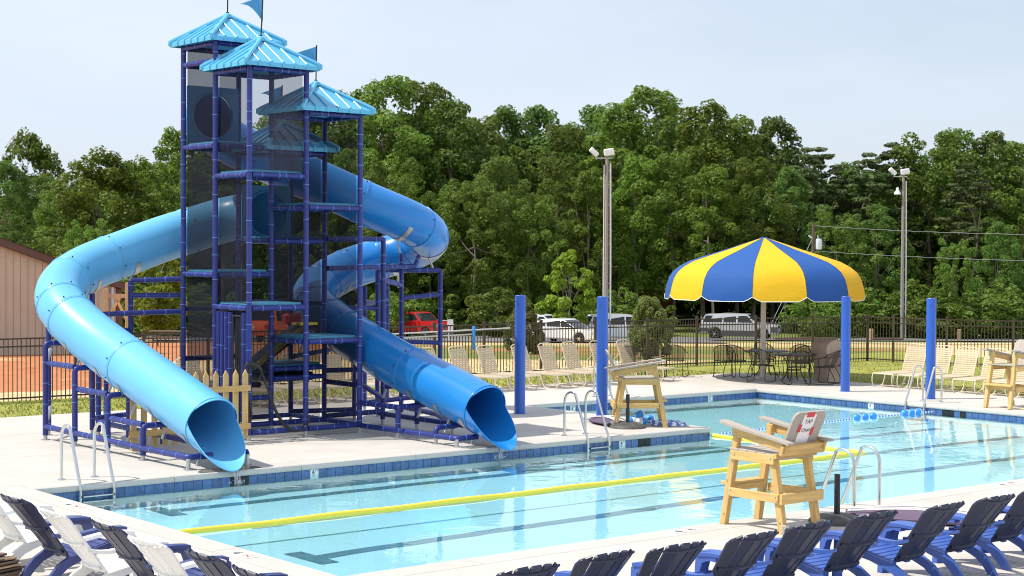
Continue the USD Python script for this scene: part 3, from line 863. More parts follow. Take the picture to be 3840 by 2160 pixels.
# ------------------------------------------------------------------ tube slides
def slide(name, label, pts, joints, mt, lip_scale, seed, straps):
    t = thing(name, label, 'tube slide', TF, TH)
    R = .43
    p = spl(pts, 240)
    m = len(p)
    tan = np.gradient(p, axis=0)
    tan /= np.linalg.norm(tan, axis=1)[:, None]
    side = np.cross(tan, [0, 0, 1.])
    side /= np.linalg.norm(side, axis=1)[:, None]
    up_ = np.cross(side, tan)
    n = 40
    ang = np.arange(n + 1) * 2 * PI / n          # 0 = bottom
    def ring(i, r, ext=None):
        q = p[i] + r * (np.sin(ang)[:, None] * side[i] - np.cos(ang)[:, None] * up_[i])
        return q if ext is None else q + ext[:, None] * tan[i]
    cuts = [0] + joints + [m - 1]
    bolts = MB()
    for a, b_ in zip(cuts[:-1], cuts[1:]):
        ii = np.unique(np.linspace(a, b_, max(6, (b_ - a) // 2 + 1)).round().astype(int))
        o = [ring(i, R) for i in ii]
        inn = [ring(i, R - .014) for i in ii]
        last = b_ == m - 1
        B = MB()
        if last:                                  # open end: a scoop below, cut back above
            low = ((1 + np.cos(ang)) / 2)
            ext = lip_scale * low ** 2.1 - .17 * np.exp(-((low - .40) / .2) ** 2) + .05 * (1 - low) ** 3 + .01
            for s in (.2, .4, .6, .8, 1.0):
                o.append(ring(b_, R, ext * s))
                inn.append(ring(b_, R - .014, ext * s))
        else:
            o.insert(-1, ring(ii[-1], R) * .4 + ring(max(ii[-1] - 1, 0), R) * .6)
        B.grid(np.array(o), True).grid(np.array(inn))
        B.grid(np.array([o[-1], inn[-1]]), True)
        B.build('tube_section', mt, t, True)
        if a > 0:
            MB().grid(np.array([ring(a, R) - tan[a] * .02, ring(a, R + .011) - tan[a] * .02, ring(a, R + .011) - tan[a] * .002, ring(a, R + .004)]), True).grid(np.array([ring(a, R + .004) + tan[a] * .004, ring(a, R + .008) + tan[a] * .004, ring(a, R + .008) + tan[a] * .03, ring(a, R) + tan[a] * .03]), True).build('joint_flange', mt, t, True)
            for th in np.arange(8) * PI / 4 + .3:
                c = p[a] + (R + .012) * (math.sin(th) * side[a] - math.cos(th) * up_[a]) - tan[a] * .06
                bolts.ball(c, .013, 1)
    a = len(p) - 1
    MB().grid(np.array([ring(a, R + .002) - tan[a] * .02, ring(a, R + .012) - tan[a] * .02, ring(a, R + .012) + tan[a] * .0, ring(a, R + .002)]), True).build('joint_flange', mt, t, True)
    for i in straps:                               # metal cradle straps under the tube
        th = np.linspace(-1.15, 1.15, 15)
        rows = []
        for e in (-.05, .05):
            rows.append([p[i] + (R + .006) * (math.sin(q) * side[i] - math.cos(q) * up_[i]) + tan[i] * e for q in th])
        MB().grid(np.array(rows)).grid(np.array(rows) + np.array([0, 0, -.004]), True).build('cradle_strap', 'galv', t, True)
        c = p[i] - up_[i] * (R + .006)
        MB().tube(c + [0, 0, .02], c - [0, 0, .26] + side[i] * .12, .022, 8).build('strap_leg', 'galv', t)
    bolts.build('bolt', 'dark_metal', t, True, kind='stuff')
    return t, p


SLp = [(1.72, 2.3, 3.97), (1.70, 2.75, 3.95), (1.42, 3.18, 3.87), (.9, 3.38, 3.7), (.1, 3.40, 3.46), (-.65, 3.38, 3.2), (-1.38, 3.28, 2.95), (-1.98, 2.98, 2.66), (-2.30, 2.45, 2.36), (-2.34, 1.8, 2.04), (-2.26, 1.0, 1.70), (-2.20, .03, 1.38), (-2.19, -1.2, 1.03), (-2.21, -2.6, .64)]
SL, pl = slide('tube_slide', 'light blue tube slide that bends round at the left of the tower', SLp, [40, 78, 100, 122, 133, 178], 'slide_light', .80, 1, [70, 92, 112, 145, 168, 186, 210, 236])
SRp = [(.57, 2.3, 5.74), (.66, 2.62, 5.68), (1.05, 2.95, 5.50), (1.6, 3.02, 5.26), (2.3, 2.88, 4.96), (3.2, 2.5, 4.56), (4.05, 2.1, 4.16), (4.85, 1.92, 3.85), (5.5, 2.2, 3.60), (5.76, 2.8, 3.40), (5.5, 3.4, 3.20), (4.9, 3.7, 3.0), (4.25, 3.65, 2.79), (3.5, 3.22, 2.5), (3.0, 2.55, 2.22), (2.86, 1.8, 1.94), (2.85, .8, 1.6), (2.84, -.4, 1.25), (2.83, -1.7, .92), (2.82, -2.95, .60)]
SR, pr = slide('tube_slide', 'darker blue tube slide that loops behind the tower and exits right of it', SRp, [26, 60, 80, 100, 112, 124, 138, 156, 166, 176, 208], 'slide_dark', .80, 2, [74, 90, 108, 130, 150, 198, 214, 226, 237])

# padded pipe frames under the slides (parts of the slide they carry)
FL = Pads(SL, 11)
uL, uR = -2.65, -1.68
hts = [(2.30, 1.66), (1.15, 1.30), (-.05, .93), (-1.25, .54), (-2.68, .17)]
for k, (v, z) in enumerate(hts[:4]):
    FL.pipe([(uL, v, .08), (uL, v, z), (uL + .45, v, z)], 'support_post')
    FL.foot(uL, v, .12)
    FL.pipe([(uL + .03, v, hts[k + 1][1] + (.02 if k < 3 else .0)), (uL, hts[k + 1][0], hts[k + 1][1] + (.02 if k < 3 else 0))], 'support_rail') if k < 3 else None
    zr = z - .06
    FL.pipe([(uR, v - .02, .08), (uR, v - .02, zr), (uR - .3, v - .02, zr)], 'support_post')
    FL.foot(uR, v - .02, .12)
FL.pipe([(uL, 2.28, .23), (uL + .0, -1.25, .19), (uL, -2.68, .19), (uL + .4, -2.68, .19)], 'base_rail', step=.42)
FL.pipe([(uR, 2.28, .25), (uR, -1.25, .2), (uR, -2.72, .2)], 'base_rail', step=.42)
FL.pipe([(uR, -2.72, .17), (uR + .03, -2.72, .17)], 'rail_end')
for u, v in ((uL, -2.68), (uR, -2.74)):
    FL.foot(u, v, .17)
for (u, v, z) in ((-2.3, 2.95, 1.9), (-1.63, 2.62, 2.5), (-1.30, 2.75, 1.5), (-.82, 2.75, 2.72)):
    FL.pipe([(u, v, .08), (u, v, z)], 'support_post')
    FL.foot(u, v, .12)
FL.pipe([(-.82, 2.75, 2.72), (0, 2.45, 2.75)], 'support_rail')
FL.pipe([(-.82, 2.75, 2.45), (0, 2.45, 2.45)], 'support_rail')
FL.pipe([(-1.9, 2.6, 2.12), (0, 2.36, 2.16)], 'support_rail')
FL.pipe([(-1.7, 2.75, 1.80), (-.82, 2.75, 1.82)], 'support_rail')
FL.pipe([(-.82, 2.75, .3), (-1.63, 2.62, .28)], 'support_rail')
b = MB()
for v0, z0 in ((2.62, .40), (2.62, 1.42)):
    b.tube((uL + .05, 2.36, z0 - .08), (uL + .33, v0 + .2, z0 + .1), .04, 10)
for v, z in hts[:4]:
    b.tube((uL + .42, v, z), (uL + .52, v, z - .02), .028, 8).tube((uL + .5, v, z - .1), (uL + .5, v, z + .08), .02, 8)
b.build('clamp_arm', 'galv', SL)
FL.done()
FR = Pads(SR, 12)
u1, u2 = 2.29, 3.43
for (u, v, z, dz) in ((u1, -1.19, .54, .6), (u1, -2.28, .27, .45)):
    FR.pipe([(u, v, .1), (u, v, z), (u + dz, v, z + .02)], 'support_post')
    FR.foot(u, v, .12)
FR.pipe([(u1, -.05, .54), (u1, -1.19, .54)], 'support_rail')
FR.pipe([(u1, -.05, .13), (u1, -2.86, .14), (u1 + .42, -2.88, .15)], 'base_rail', step=.42)
FR.foot(u1, -2.86, .13)
FR.pipe([(u2, 1.0, .2), (u2, -2.9, .18)], 'base_rail', step=.42)
FR.foot(u2 + .03, -2.92, .2)
for v, z in ((.86, 3.53), (-.22, .85), (-1.28, .55)):
    FR.pipe([(u2, v, .1), (u2, v, z)], 'support_post')
    FR.foot(u2, v, .12)
FR.pipe([(u2, .86, 3.5), (2.33, 1.1, 3.5)], 'support_rail')
FR.pipe([(u2, -.22, .82), (u2 - .7, -.22, .82)], 'support_rail')
FR.pipe([(2.33, 1.1, 2.95), (4.9, 1.83, 2.98), (5.0, 1.83, 3.2)], 'support_rail')
for (u, v, z) in ((4.55, 1.80, 3.22), (4.2, 2.12, 2.9), (5.38, 1.62, 2.9), (4.62, 3.16, 2.55), (5.75, 3.95, 2.6), (3.5, 1.9, 1.2)):
    FR.pipe([(u, v, .1), (u, v, z)], 'support_post')
    FR.foot(u, v, .12)
FR.pipe([(4.2, 2.12, 2.9), (5.38, 1.62, 2.9)], 'support_rail')
FR.pipe([(4.55, 1.80, 2.6), (3.43, .88, 2.75)], 'support_rail')
FR.pipe([(4.55, 1.8, 2.35), (5.38, 1.62, 2.42)], 'support_rail')
FR.pipe([(4.2, 2.12, 2.15), (2.33, 2.2, 2.2)], 'support_rail')
FR.pipe([(4.2, 2.12, 1.5), (5.38, 1.62, 1.45)], 'support_rail')
FR.pipe([(4.2, 2.1, 1.5), (3.43, .9, 1.45)], 'support_rail')
FR.pipe([(4.62, 3.16, 2.2), (5.75, 3.95, 2.25)], 'support_rail')
FR.pipe([(4.62, 3.16, 1.4), (2.35, 2.28, 1.25)], 'support_rail')
FR.pipe([(u2, .86, 1.05), (2.33, 1.15, 1.05)], 'support_rail')
FR.pipe([(u2, .86, .5), (2.33, .1, .9)], 'support_rail')
FR.pipe([(u2, .86, .25), (2.33, 1.15, .2)], 'base_rail')
FR.pipe([(3.5, 1.9, .2), (2.33, 2.28, .2)], 'base_rail')
FR.pipe([(3.5, 1.9, .3), (5.45, 1.66, .42)], 'base_rail')
FR.pipe([(u2, -1.28, .2), (4.2, .2, .2), (4.55, 1.75, .2)], 'base_rail')
FR.done()
# water running off the slide lips
def runoff(c, label):
    t = thing('slide_runoff', label, 'water', c)
    b = MB()
    for k in range(5):
        x0 = rng.uniform(-.05, .05)
        q = [(x0, .02, 0), (x0 + rng.uniform(-.02, .02), -.05, -.04), (x0 * 1.1 + rng.uniform(-.02, .02), -.09, -.12), (x0 * 1.3, -.11, -.21)]
        b.path(spl(q, 12), rng.uniform(.006, .014), 6)
    for k in range(26):
        b.ball((rng.normal(0, .09), -.1 + rng.normal(0, .05), -.19 + abs(rng.normal(0, .02))), rng.uniform(.006, .013), 1)
    b.build('trickle', 'splash', t, True)


runoff((3.12, -.06, .03), 'thin trickle of water falling from the light blue slide into the pool')
runoff((8.10, -.06, .03), 'thin trickle of water falling from the darker blue slide into the pool')

# ------------------------------------------------------------------ picket fence by the tower
pf = thing('picket_fence', 'short unpainted wooden picket fence left of the tower base', 'picket fence', TF, TH)
for k in range(12):
    u = -.14 - k * .19
    MB().prism([(-.05, 0), (.05, 0), (.05, 1.10), (0, 1.19), (-.05, 1.10)], (u, -.10, .06), (1, 0, 0), (0, 0, 1), (0, -1, 0), .022).build('picket', 'picket_wood', pf, False)
for z in (.28, .93):
    MB().beam((-2.32, -.142, z), (-.06, -.142, z), .04, .10, bev=.004).build('rail', 'lumber_x', pf)
MB().beam((-2.2, -.05, .0), (-2.2, -.05, 1.0), .08, .08).build('post', 'picket_wood', pf)

# ------------------------------------------------------------------ blue shade posts
def shade_post(x, y, h, label):
    t = thing('shade_post', label, 'post', (x, y, 0), 0, 'blue steel posts around the pool')
    MB().lathe([(0, 0), (.11, 0), (.11, h - .01), (.104, h), (0, h)], n=28).build('pole', 'pole_blue', t, 30)
    for a in (3.6, 5.4):
        MB().ball((.11 * math.cos(a), .11 * math.sin(a), h - .17), .012, 1).build('bolt_hole', 'ink', t)
    MB().lathe([(0, .012), (.13, .012), (.13, .0)], n=24).build('base_ring', 'pole_blue', t)


shade_post(12.07, 4.17, 2.40, 'blue post behind the exit of the darker slide, leftmost of the four')
shade_post(12.32, 1.97, 2.42, 'blue post between the pool ladder and the small wooden lifeguard chair')
shade_post(21.72, 3.72, 2.26, 'blue post in front of the striped umbrella and beige bin')
shade_post(21.70, 1.26, 2.28, 'blue post behind the far right pool ladder')

# ------------------------------------------------------------------ pool ladders
def ladder(name, x, y, rz, label, first=None):
    if first is not None:
        return copy(first, (x, y, 0), rz, label)
    t = thing('pool_ladder', label, 'pool ladder', (x, y, 0), rz, 'steel pool ladders')
    for sx in (-.25, .25):
        a = np.linspace(PI, 1.05, 9)
        top_ = [(sx, -.37 + .19 * math.cos(q), .60 + .19 * math.sin(q)) for q in a]
        pts = [(sx, -.56, 0), (sx, -.56, .25), (sx, -.56, .5)] + top_ + [(sx, -.02, .16), (sx, .045, .03), (sx, .075, -.10), (sx, .075, -.36)]
        MB().path(pts, .0225, 12).build('rail', 'steel', t, 50)
        MB().lathe([(0, .022), (.03, .022), (.055, .012), (.058, .001)], (sx, -.56, 0), 18).build('foot_flange', 'steel', t)
    for z in (-.17, -.245, -.32):
        MB().box((0, .085, z), (.47, .07, .022), None, .006).build('tread', 'steel', t)
        MB().box((-.235, .085, z), (.02, .075, .03)).box((.235, .085, z), (.02, .075, .03)).build('tread_end', 'plastic_black', t)
    return t


PI2 = PI / 2
lad = ladder('', .94, 0, PI, 'steel pool ladder at the left end of the pool below the light slide')
ladder('', 10.39, 0, PI, 'steel pool ladder on the deck tip beside the coiled floats', lad)
ladder('', 16.10, YB, PI, 'steel pool ladder across the pool behind the blue post and small lifeguard chair', lad)
ladder('', X2, .85, PI2, 'steel pool ladder at the right side of the pool in front of a blue post', lad)
ladder('', 7.55, YN, 0, 'steel pool ladder in the near pool edge right of the large lifeguard chair', lad)
# ------------------------------------------------------------------ lifeguard chairs
def lifeguard(x, y, rz, label, paper=False, wheels=True):
    t = thing('lifeguard_chair', label, 'lifeguard chair', (x, y, 0), rz, 'wooden lifeguard chairs')
    bw, bt = .088, .04
    for s in (-1, 1):
        MB().beam((s * .30, .47, 0), (s * .285, .25, 1.19), .075, bw, (0, 1, 0), .004).build('front_leg', 'lumber', t)
        MB().beam((s * .30, -.47, 0), (s * .285, -.30, .92), .075, bw, (0, 1, 0), .004).build('rear_leg', 'lumber', t)
        MB().beam((s * .345, .34, .41), (s * .345, -.44, .41), bt, .10, bev=.004).build('side_brace', 'lumber_y', t)
        MB().beam((s * .335, .33, .855), (s * .335, -.36, .855), bt, .11, bev=.004).build('seat_rail', 'lumber_y', t)
        MB().beam((s * .335, .30, 1.145), (s * .335, -.55, 1.0), bt, .095, bev=.004).build('arm_rail', 'lumber_y', t)
        # paddle-shaped arm board
        prof = [(-.055, -.60), (.055, -.60), (.06, -.2), (.085, .1), (.09, .42), (.06, .5), (-.06, .5), (-.075, .42), (-.055, .1)]
        d = unit((0, .985, .168))
        MB().prism([(q[0] * s, q[1]) for q in prof][::s], (s * .345, -.03, 1.15), (1, 0, 0), d, np.cross((1, 0, 0), d), .028).build('arm', 'composite', t, False)
        for q in ((s * .368, .31, .44), (s * .368, .33, .38), (s * .368, -.40, .43), (s * .368, -.42, .39), (s * .36, .26, .87), (s * .36, -.31, .87), (s * .36, .24, 1.12), (s * .345, .44, .14), (s * .345, -.45, .14), (s * .345, .40, .55)):
            MB().ball(q, .012, 1, (.5, 1, 1)).build('bolt', 'galv', t)
    MB().beam((-.37, -.49, .41), (.37, -.49, .41), bt, .12, bev=.004).build('rear_brace', 'lumber_x', t)
    MB().box((0, .42, .50), (.66, .16, .038), None, .004).build('footrest', 'lumber_x', t)
    MB().beam((-.30, .36, .45), (.30, .36, .45), bt, .08).build('front_brace', 'lumber_x', t)
    for k in range(5):
        MB().box((0, .285 - k * .142, .925 - k * .004), (.68, .136, .026), None, .004).build('seat_board', 'composite', t)
    MB().beam((-.38, -.50, .98), (.38, -.50, .98), .05, .13, (0, -.35, 1), .004).build('back_brace', 'lumber_x', t)
    MB().beam((-.36, -.385, .90), (.36, -.385, .90), .05, .06, bev=.004).build('back_brace', 'lumber_x', t)
    d = unit((0, -.42, .9))
    nrm = np.cross((1, 0, 0), d)
    o = np.array([0, -.34, .86])
    for k in range(4):
        x0 = -.28 + k * .141
        poly = [(x0, 0), (x0 + .138, 0), (x0 + .138, .63), (x0, .63)]
        if k == 0:
            poly = [(x0, 0), (x0 + .138, 0), (x0 + .138, .63), (x0 + .07, .63), (x0 + .02, .60), (x0, .54)]
        if k == 3:
            poly = [(x0, 0), (x0 + .138, 0), (x0 + .138, .54), (x0 + .118, .60), (x0 + .068, .63), (x0, .63)]
        MB().prism(poly, o, (1, 0, 0), d, nrm, .028).build('back_board', 'composite', t, False)
    if wheels:
        for s in (-1, 1):
            MB().box((s * .34, -.53, .06), (.03, .07, .11), None, .004).box((s * .30, -.515, .05), (.09, .012, .12)).build('caster_bracket', 'galv', t)
            c = MB()
            a = np.linspace(0, 2 * PI, 17)[:-1]
            c.path(np.stack([s * .345 + 0 * a, -.58 + .032 * np.cos(a), .045 + .032 * np.sin(a)], -1), .014, 8, closed=True, up=(1, 0, 0)).box((s * .345, -.58, .045), (.02, .03, .03))
            c.build('caster_wheel', 'plastic_black', t)
    if paper:
        A = np.array([[1, 0, 0], d, unit(nrm)])
        pc = o + d * .40 + A[2] * .0305
        MB().box(pc, (.215, .40, .003), A).build('paper', 'paper', t, False)
        for q in ((0, .195), (-.115, .02), (.115, -.03)):
            MB().box(pc + A[0] * q[0] + A[1] * q[1] + A[2] * .003, (.13, .06, .003) if q[0] == 0 else (.05, .10, .003), A).build('tape', 'tape_red', t, False)
        MB().mesh(meshkit.text_mesh('TAP', .05, .002), A, pc + A[0] * -.062 + A[1] * .08 + A[2] * .002).build('lettering', 'ink', t, False)
        MB().mesh(meshkit.text_mesh('Chair', .046, .002), A, pc + A[0] * -.072 + A[1] * -.03 + A[2] * .002).build('lettering', 'ink', t, False)
    return t


lifeguard(5.73, -8.27, 0, 'large wooden lifeguard chair with a taped TAP Chair paper by the near pool edge', True)
lifeguard(12.38, 1.0, math.radians(-128), 'wooden lifeguard chair seen from the side on the deck tip, beside the floats')
lifeguard(21.38, -1.05, PI2, 'wooden lifeguard chair with grey boards at the right picture edge, facing the pool')

# ------------------------------------------------------------------ adirondack chairs (moulded resin)
def adirondack(mt, label, group, backm=None):
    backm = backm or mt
    t = thing('adirondack_chair', label, 'adirondack chair', (0, 0, 0), 0, group)
    b0, b1 = np.array([0, -.10, .255]), np.array([0, -.62, .875])
    ax = unit(b1 - b0)
    nrm = np.cross((1, 0, 0), ax)                   # rearwards
    Lb = np.linalg.norm(b1 - b0)
    wrap = lambda x: .055 * (x / .30) ** 2          # the outer slats come forward
    for k in range(5):
        q = k - 2
        x0, x1 = q * .084, q * .128
        w0, w1 = .035, .0545
        tl, tr = (Lb - .030 * (abs(q - .5)) ** 1.6 * .55, Lb - .030 * (abs(q + .5)) ** 1.6 * .55)
        poly = [(x0 - w0, 0), (x0 + w0, 0), (x1 + w1, tr - .015), (x1 + w1 - .012, tr), (x1 - w1 + .012, tl), (x1 - w1, tl - .015)]
        if q == 2:
            poly[2:4] = [(x1 + w1, tr - .085), (x1 + w1 - .018, tr - .03), (x1 + w1 - .055, tr)]
        if q == -2:
            poly[4:6] = [(x1 - w1 + .055, tl), (x1 - w1 + .018, tl - .03), (x1 - w1, tl - .085)]
        yaw_ = q * .155
        rx = np.array([1, 0, 0]) * math.cos(yaw_) - nrm * math.sin(yaw_)
        rx = unit(rx)
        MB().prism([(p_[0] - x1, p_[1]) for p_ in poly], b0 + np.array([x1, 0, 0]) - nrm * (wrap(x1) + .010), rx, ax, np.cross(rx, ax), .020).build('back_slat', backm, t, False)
    for s_, hw in ((.90, .285), (.46, .245), (.08, .2)):
        c = b0 + ax * Lb * s_
        xs = np.linspace(-hw, hw, 9)
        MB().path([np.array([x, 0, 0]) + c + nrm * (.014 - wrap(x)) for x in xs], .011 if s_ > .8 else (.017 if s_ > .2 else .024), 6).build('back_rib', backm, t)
    # seat: boards with slots between, falling to the back
    for k in range(7):
        y = .36 - k * .07
        z = .355 - k * .0155
        tilt = unit((0, 1, .24 if k > 0 else -.6))
        MB().box((0, y, z - (0 if k else .006)), (.50, .061, .02), [[1, 0, 0], tilt, np.cross((1, 0, 0), tilt)], .005).build('seat_slat', mt, t)
    for x in (-.245, 0, .245):
        MB().beam((x, .36, .345), (x, -.10, .243), .07, .022).build('seat_rib', mt, t)
    for s in (-1, 1):
        # side skirt running down into the rear leg
        top_ = [(.40, .35), (.1, .30), (-.1, .26), (-.22, .19), (-.30, .10), (-.36, 0)]
        low = [(-.27, 0), (-.20, .08), (-.12, .15), (0, .20), (.15, .245), (.40, .29)]
        MB().prism([(p[0], p[1]) for p in top_ + low][::-1], (s * .262 - .0225, 0, 0), (0, 1, 0), (0, 0, 1), (1, 0, 0), .045).build('rear_leg', mt, t, 20)
        # arm board curving up into the back
        am = [(s * .375, .44, .505), (s * .38, .30, .518), (s * .38, .08, .508), (s * .355, -.12, .482), (s * .285, -.28, .50)]
        q = spl(am, 14)
        rows = []
        for i, c in enumerate(q):
            w_ = np.interp(i, [0, 4, 13], [.06, .055, .03])
            rows.append([c + [-w_, 0, .012], c + [w_, 0, .012], c + [w_ * 1.02, 0, -.02], c + [-w_ * 1.02, 0, -.02], c + [-w_, 0, .012]])
        m_ = MB().grid(np.array(rows), True)
        for r_, fl in ((rows[0], 1), (rows[-1], 0)):
            m_.add(r_[:4], [[0, 1, 2, 3]] if fl else [[3, 2, 1, 0]])
        m_.build('arm', mt, t, 30)
        # front leg: an inverted U under the arm
        MB().prism([(.50, 0), (.44, 0), (.415, .36), (.39, .43), (.31, .46), (.22, .455), (.22, .495), (.43, .495), (.47, .47)][::-1], (s * .38 - .05, 0, 0), (0, 1, 0), (0, 0, 1), (1, 0, 0), .09).build('front_leg', mt, t, 20)
        MB().beam((s * .25, .33, .30), (s * .36, .43, .30), .05, .05).build('leg_joint', mt, t)
    return t


gb_ = 'blue chairs in a row along the near pool edge'
xs_ = [-1.0, -.17, .62, 1.46, 2.3, 3.24, 4.16, 5.02, 5.9, 6.76]
ordn = ['leftmost blue chair of the near row, only the top of its back showing', 'second blue chair of the near row, in front of the round skimmer lid', 'third blue chair from the left in the near row',
        'fourth blue chair from the left in the near row, below the large lifeguard chair', 'fifth blue chair of the near row, just right of the lifeguard chair legs', 'sixth blue chair of the near row, in front of the folded purple umbrella',
        'seventh blue chair of the near row, third from its right end', 'eighth blue chair of the near row, second whole one from the right',
        'ninth blue chair of the near row, cut by the right picture edge', 'last blue chair at the right picture edge, mostly out of view']
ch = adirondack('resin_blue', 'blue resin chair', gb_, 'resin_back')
cw = None
for k, x in enumerate(xs_):
    lab = ordn[k]
    rz = .05 * math.sin(k * 2.3)
    y = -11.34 + .05 * math.sin(k * 1.7)
    if k == 0:
        place(ch, (x, y, 0), rz)
        tag(ch, lab)
    else:
        copy(ch, (x, y, 0), rz, lab)
gl_ = 'blue and white chairs along the left pool edge'
lcol = [(-5.1, 'w', 'white resin chair at the far left picture edge, in front of the brown slats'), (-6.08, 'b', 'dark blue resin chair next to the leftmost white chair'), (-7.08, 'w', 'white resin chair between the two darkest blue chairs at lower left'),
        (-8.10, 'b', 'dark blue resin chair between two white chairs at lower left'), (-8.98, 'w', 'white resin chair furthest right of the whites at lower left'), (-9.85, 'b', 'dark blue resin chair right of the last white one'),
        (-10.72, 'b', 'dark blue resin chair nearest the viewer in the left column, just its back corner showing')]
cn = None
for k, (y, c, lab) in enumerate(lcol):
    rz = -PI2 + .05 * math.sin(k * 1.9)
    x = -2.2 + .04 * math.sin(k * 2.7)
    if c == 'w' and cw is None:
        cw = adirondack('resin_white', lab, gl_)
        place(cw, (x, y, 0), rz)
    elif c == 'b' and cn is None:
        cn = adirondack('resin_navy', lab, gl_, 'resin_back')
        place(cn, (x, y, 0), rz)
    else:
        copy(cw if c == 'w' else cn, (x, y, 0), rz, lab, gl_)

# ------------------------------------------------------------------ strap loungers (local: the foot end at x = 0, the head towards -x)
def lounger(label, group):
    t = thing('sun_lounger', label, 'sun lounger', (0, 0, 0), 0, group)
    hw, r = .30, .013
    H0 = .33
    hinge, head = np.array([-1.20, 0, H0]), np.array([-1.20 - .23, 0, H0 + .66])
    for s in (-1, 1):
        MB().path([(-1.86, s * hw, H0 - .02), (-1.12, s * hw, H0), (-.4, s * hw, H0 + .005), (-.06, s * hw, H0)], r, 8).build('side_rail', 'lounge_frame', t, 50)
        for x0 in (-.02, -.86):
            q = spl([(x0 - .02, s * hw, H0 - .005), (x0 + .0, s * hw, H0 - .06), (x0 - .02, s * hw, .06), (x0 - .07, s * hw, .014), (x0 - .34, s * hw, .014), (x0 - .41, s * hw, .06), (x0 - .50, s * hw, H0 - .06), (x0 - .58, s * hw, H0 - .005)], 26)
            MB().path(q, r, 7).build('leg', 'lounge_frame', t, 50)
        MB().tube(hinge + (head - hinge) * .55 + [0, s * (hw - .03), 0], (-1.72, s * (hw - .03), H0 - .02), .009, 6).build('back_stay', 'lounge_frame', t, 50)
    a = np.array([0, hw, 0])
    q = [hinge + a, head * .97 + hinge * .03 + a, head + a * .8 + (head - hinge) * .0, head + (head - hinge) * .03 + a * .6, head + (head - hinge) * .03 - a * .6, head - a * .8, head * .97 + hinge * .03 - a, hinge - a]
    MB().path(q, r, 8).build('back_frame', 'lounge_frame', t, 50)
    MB().path([(-.06, hw, H0), (-.01, hw * .9, H0), (-.01, -hw * .9, H0), (-.06, -hw, H0)], r, 8).build('front_rail', 'lounge_frame', t, 50)
    for x in (-.10, -.95):
        MB().tube((x - .25, -hw, .02), (x - .25, hw, .02), r * .9, 7).build('ground_bar', 'lounge_frame', t, 50)
    ax = unit(head - hinge)
    nb = np.cross(ax, (0, 1, 0))
    for k in range(12):
        c = hinge + ax * (.045 + k * .0535)
        MB().box(c - nb * .006, (.042, 2 * hw + .03, .006), [ax, [0, 1, 0], nb], .0).build('back_strap', 'lounge_strap', t, False)
    for k in range(18):
        MB().box((-.07 - k * .0625, 0, H0 + .016), (.050, 2 * hw + .03, .006)).build('seat_strap', 'lounge_strap', t, False)
    return t


gA, gB = 'tan loungers in a row before the fence, facing the pool', 'tan loungers in a row at the right, facing the pool'
lo = None
fa = math.radians(-75)
where = {0: 'in front of the conical shrub, rightmost of the left row', 1: 'seen through the small lifeguard chair', 2: 'just right of the second blue post', 3: 'half hidden by the second blue post', 4: 'just left of the second blue post',
         5: 'third to the left of the second blue post', 6: 'beside the round bush behind the fence', 7: 'just right of the first blue post', 8: 'half hidden by the first blue post', 9: 'just left of the first blue post', 10: 'above the exit end of the darker slide',
         11: 'behind the darker slide, right of the tower', 12: 'behind the tower near its right posts', 13: 'seen through the tower netting on the right', 14: 'seen through the middle of the tower'}
for k in range(15):
    x, y = 20.42 - .90 * k + .05 * math.sin(k * 2.2), 8.32 + .08 * math.sin(k * 1.3)
    lab = 'tan strap lounger ' + where[k]
    rz = fa + .06 * math.sin(k * 3.1)
    if lo is None:
        lo = lounger(lab, gA)
        place(lo, (x, y, 0), rz)
    else:
        copy(lo, (x, y, 0), rz, lab, gA)
wr = ['leftmost of the right row, nearest the beige bin', 'just left of the rightmost blue post', 'just right of the rightmost blue post', 'left of the lifeguard chair at the right', 'seen through the right lifeguard chair', 'behind the back of the right lifeguard chair', 'at the right picture edge']
for k, y in enumerate((3.98, 3.25, 2.48, 1.60, .80, .05, -.75)):
    copy(lo, (23.42 + .05 * math.sin(k * 2), y, 0), PI + .05 * math.sin(k * 2.9) , 'sunlit tan strap lounger ' + wr[k], gB)

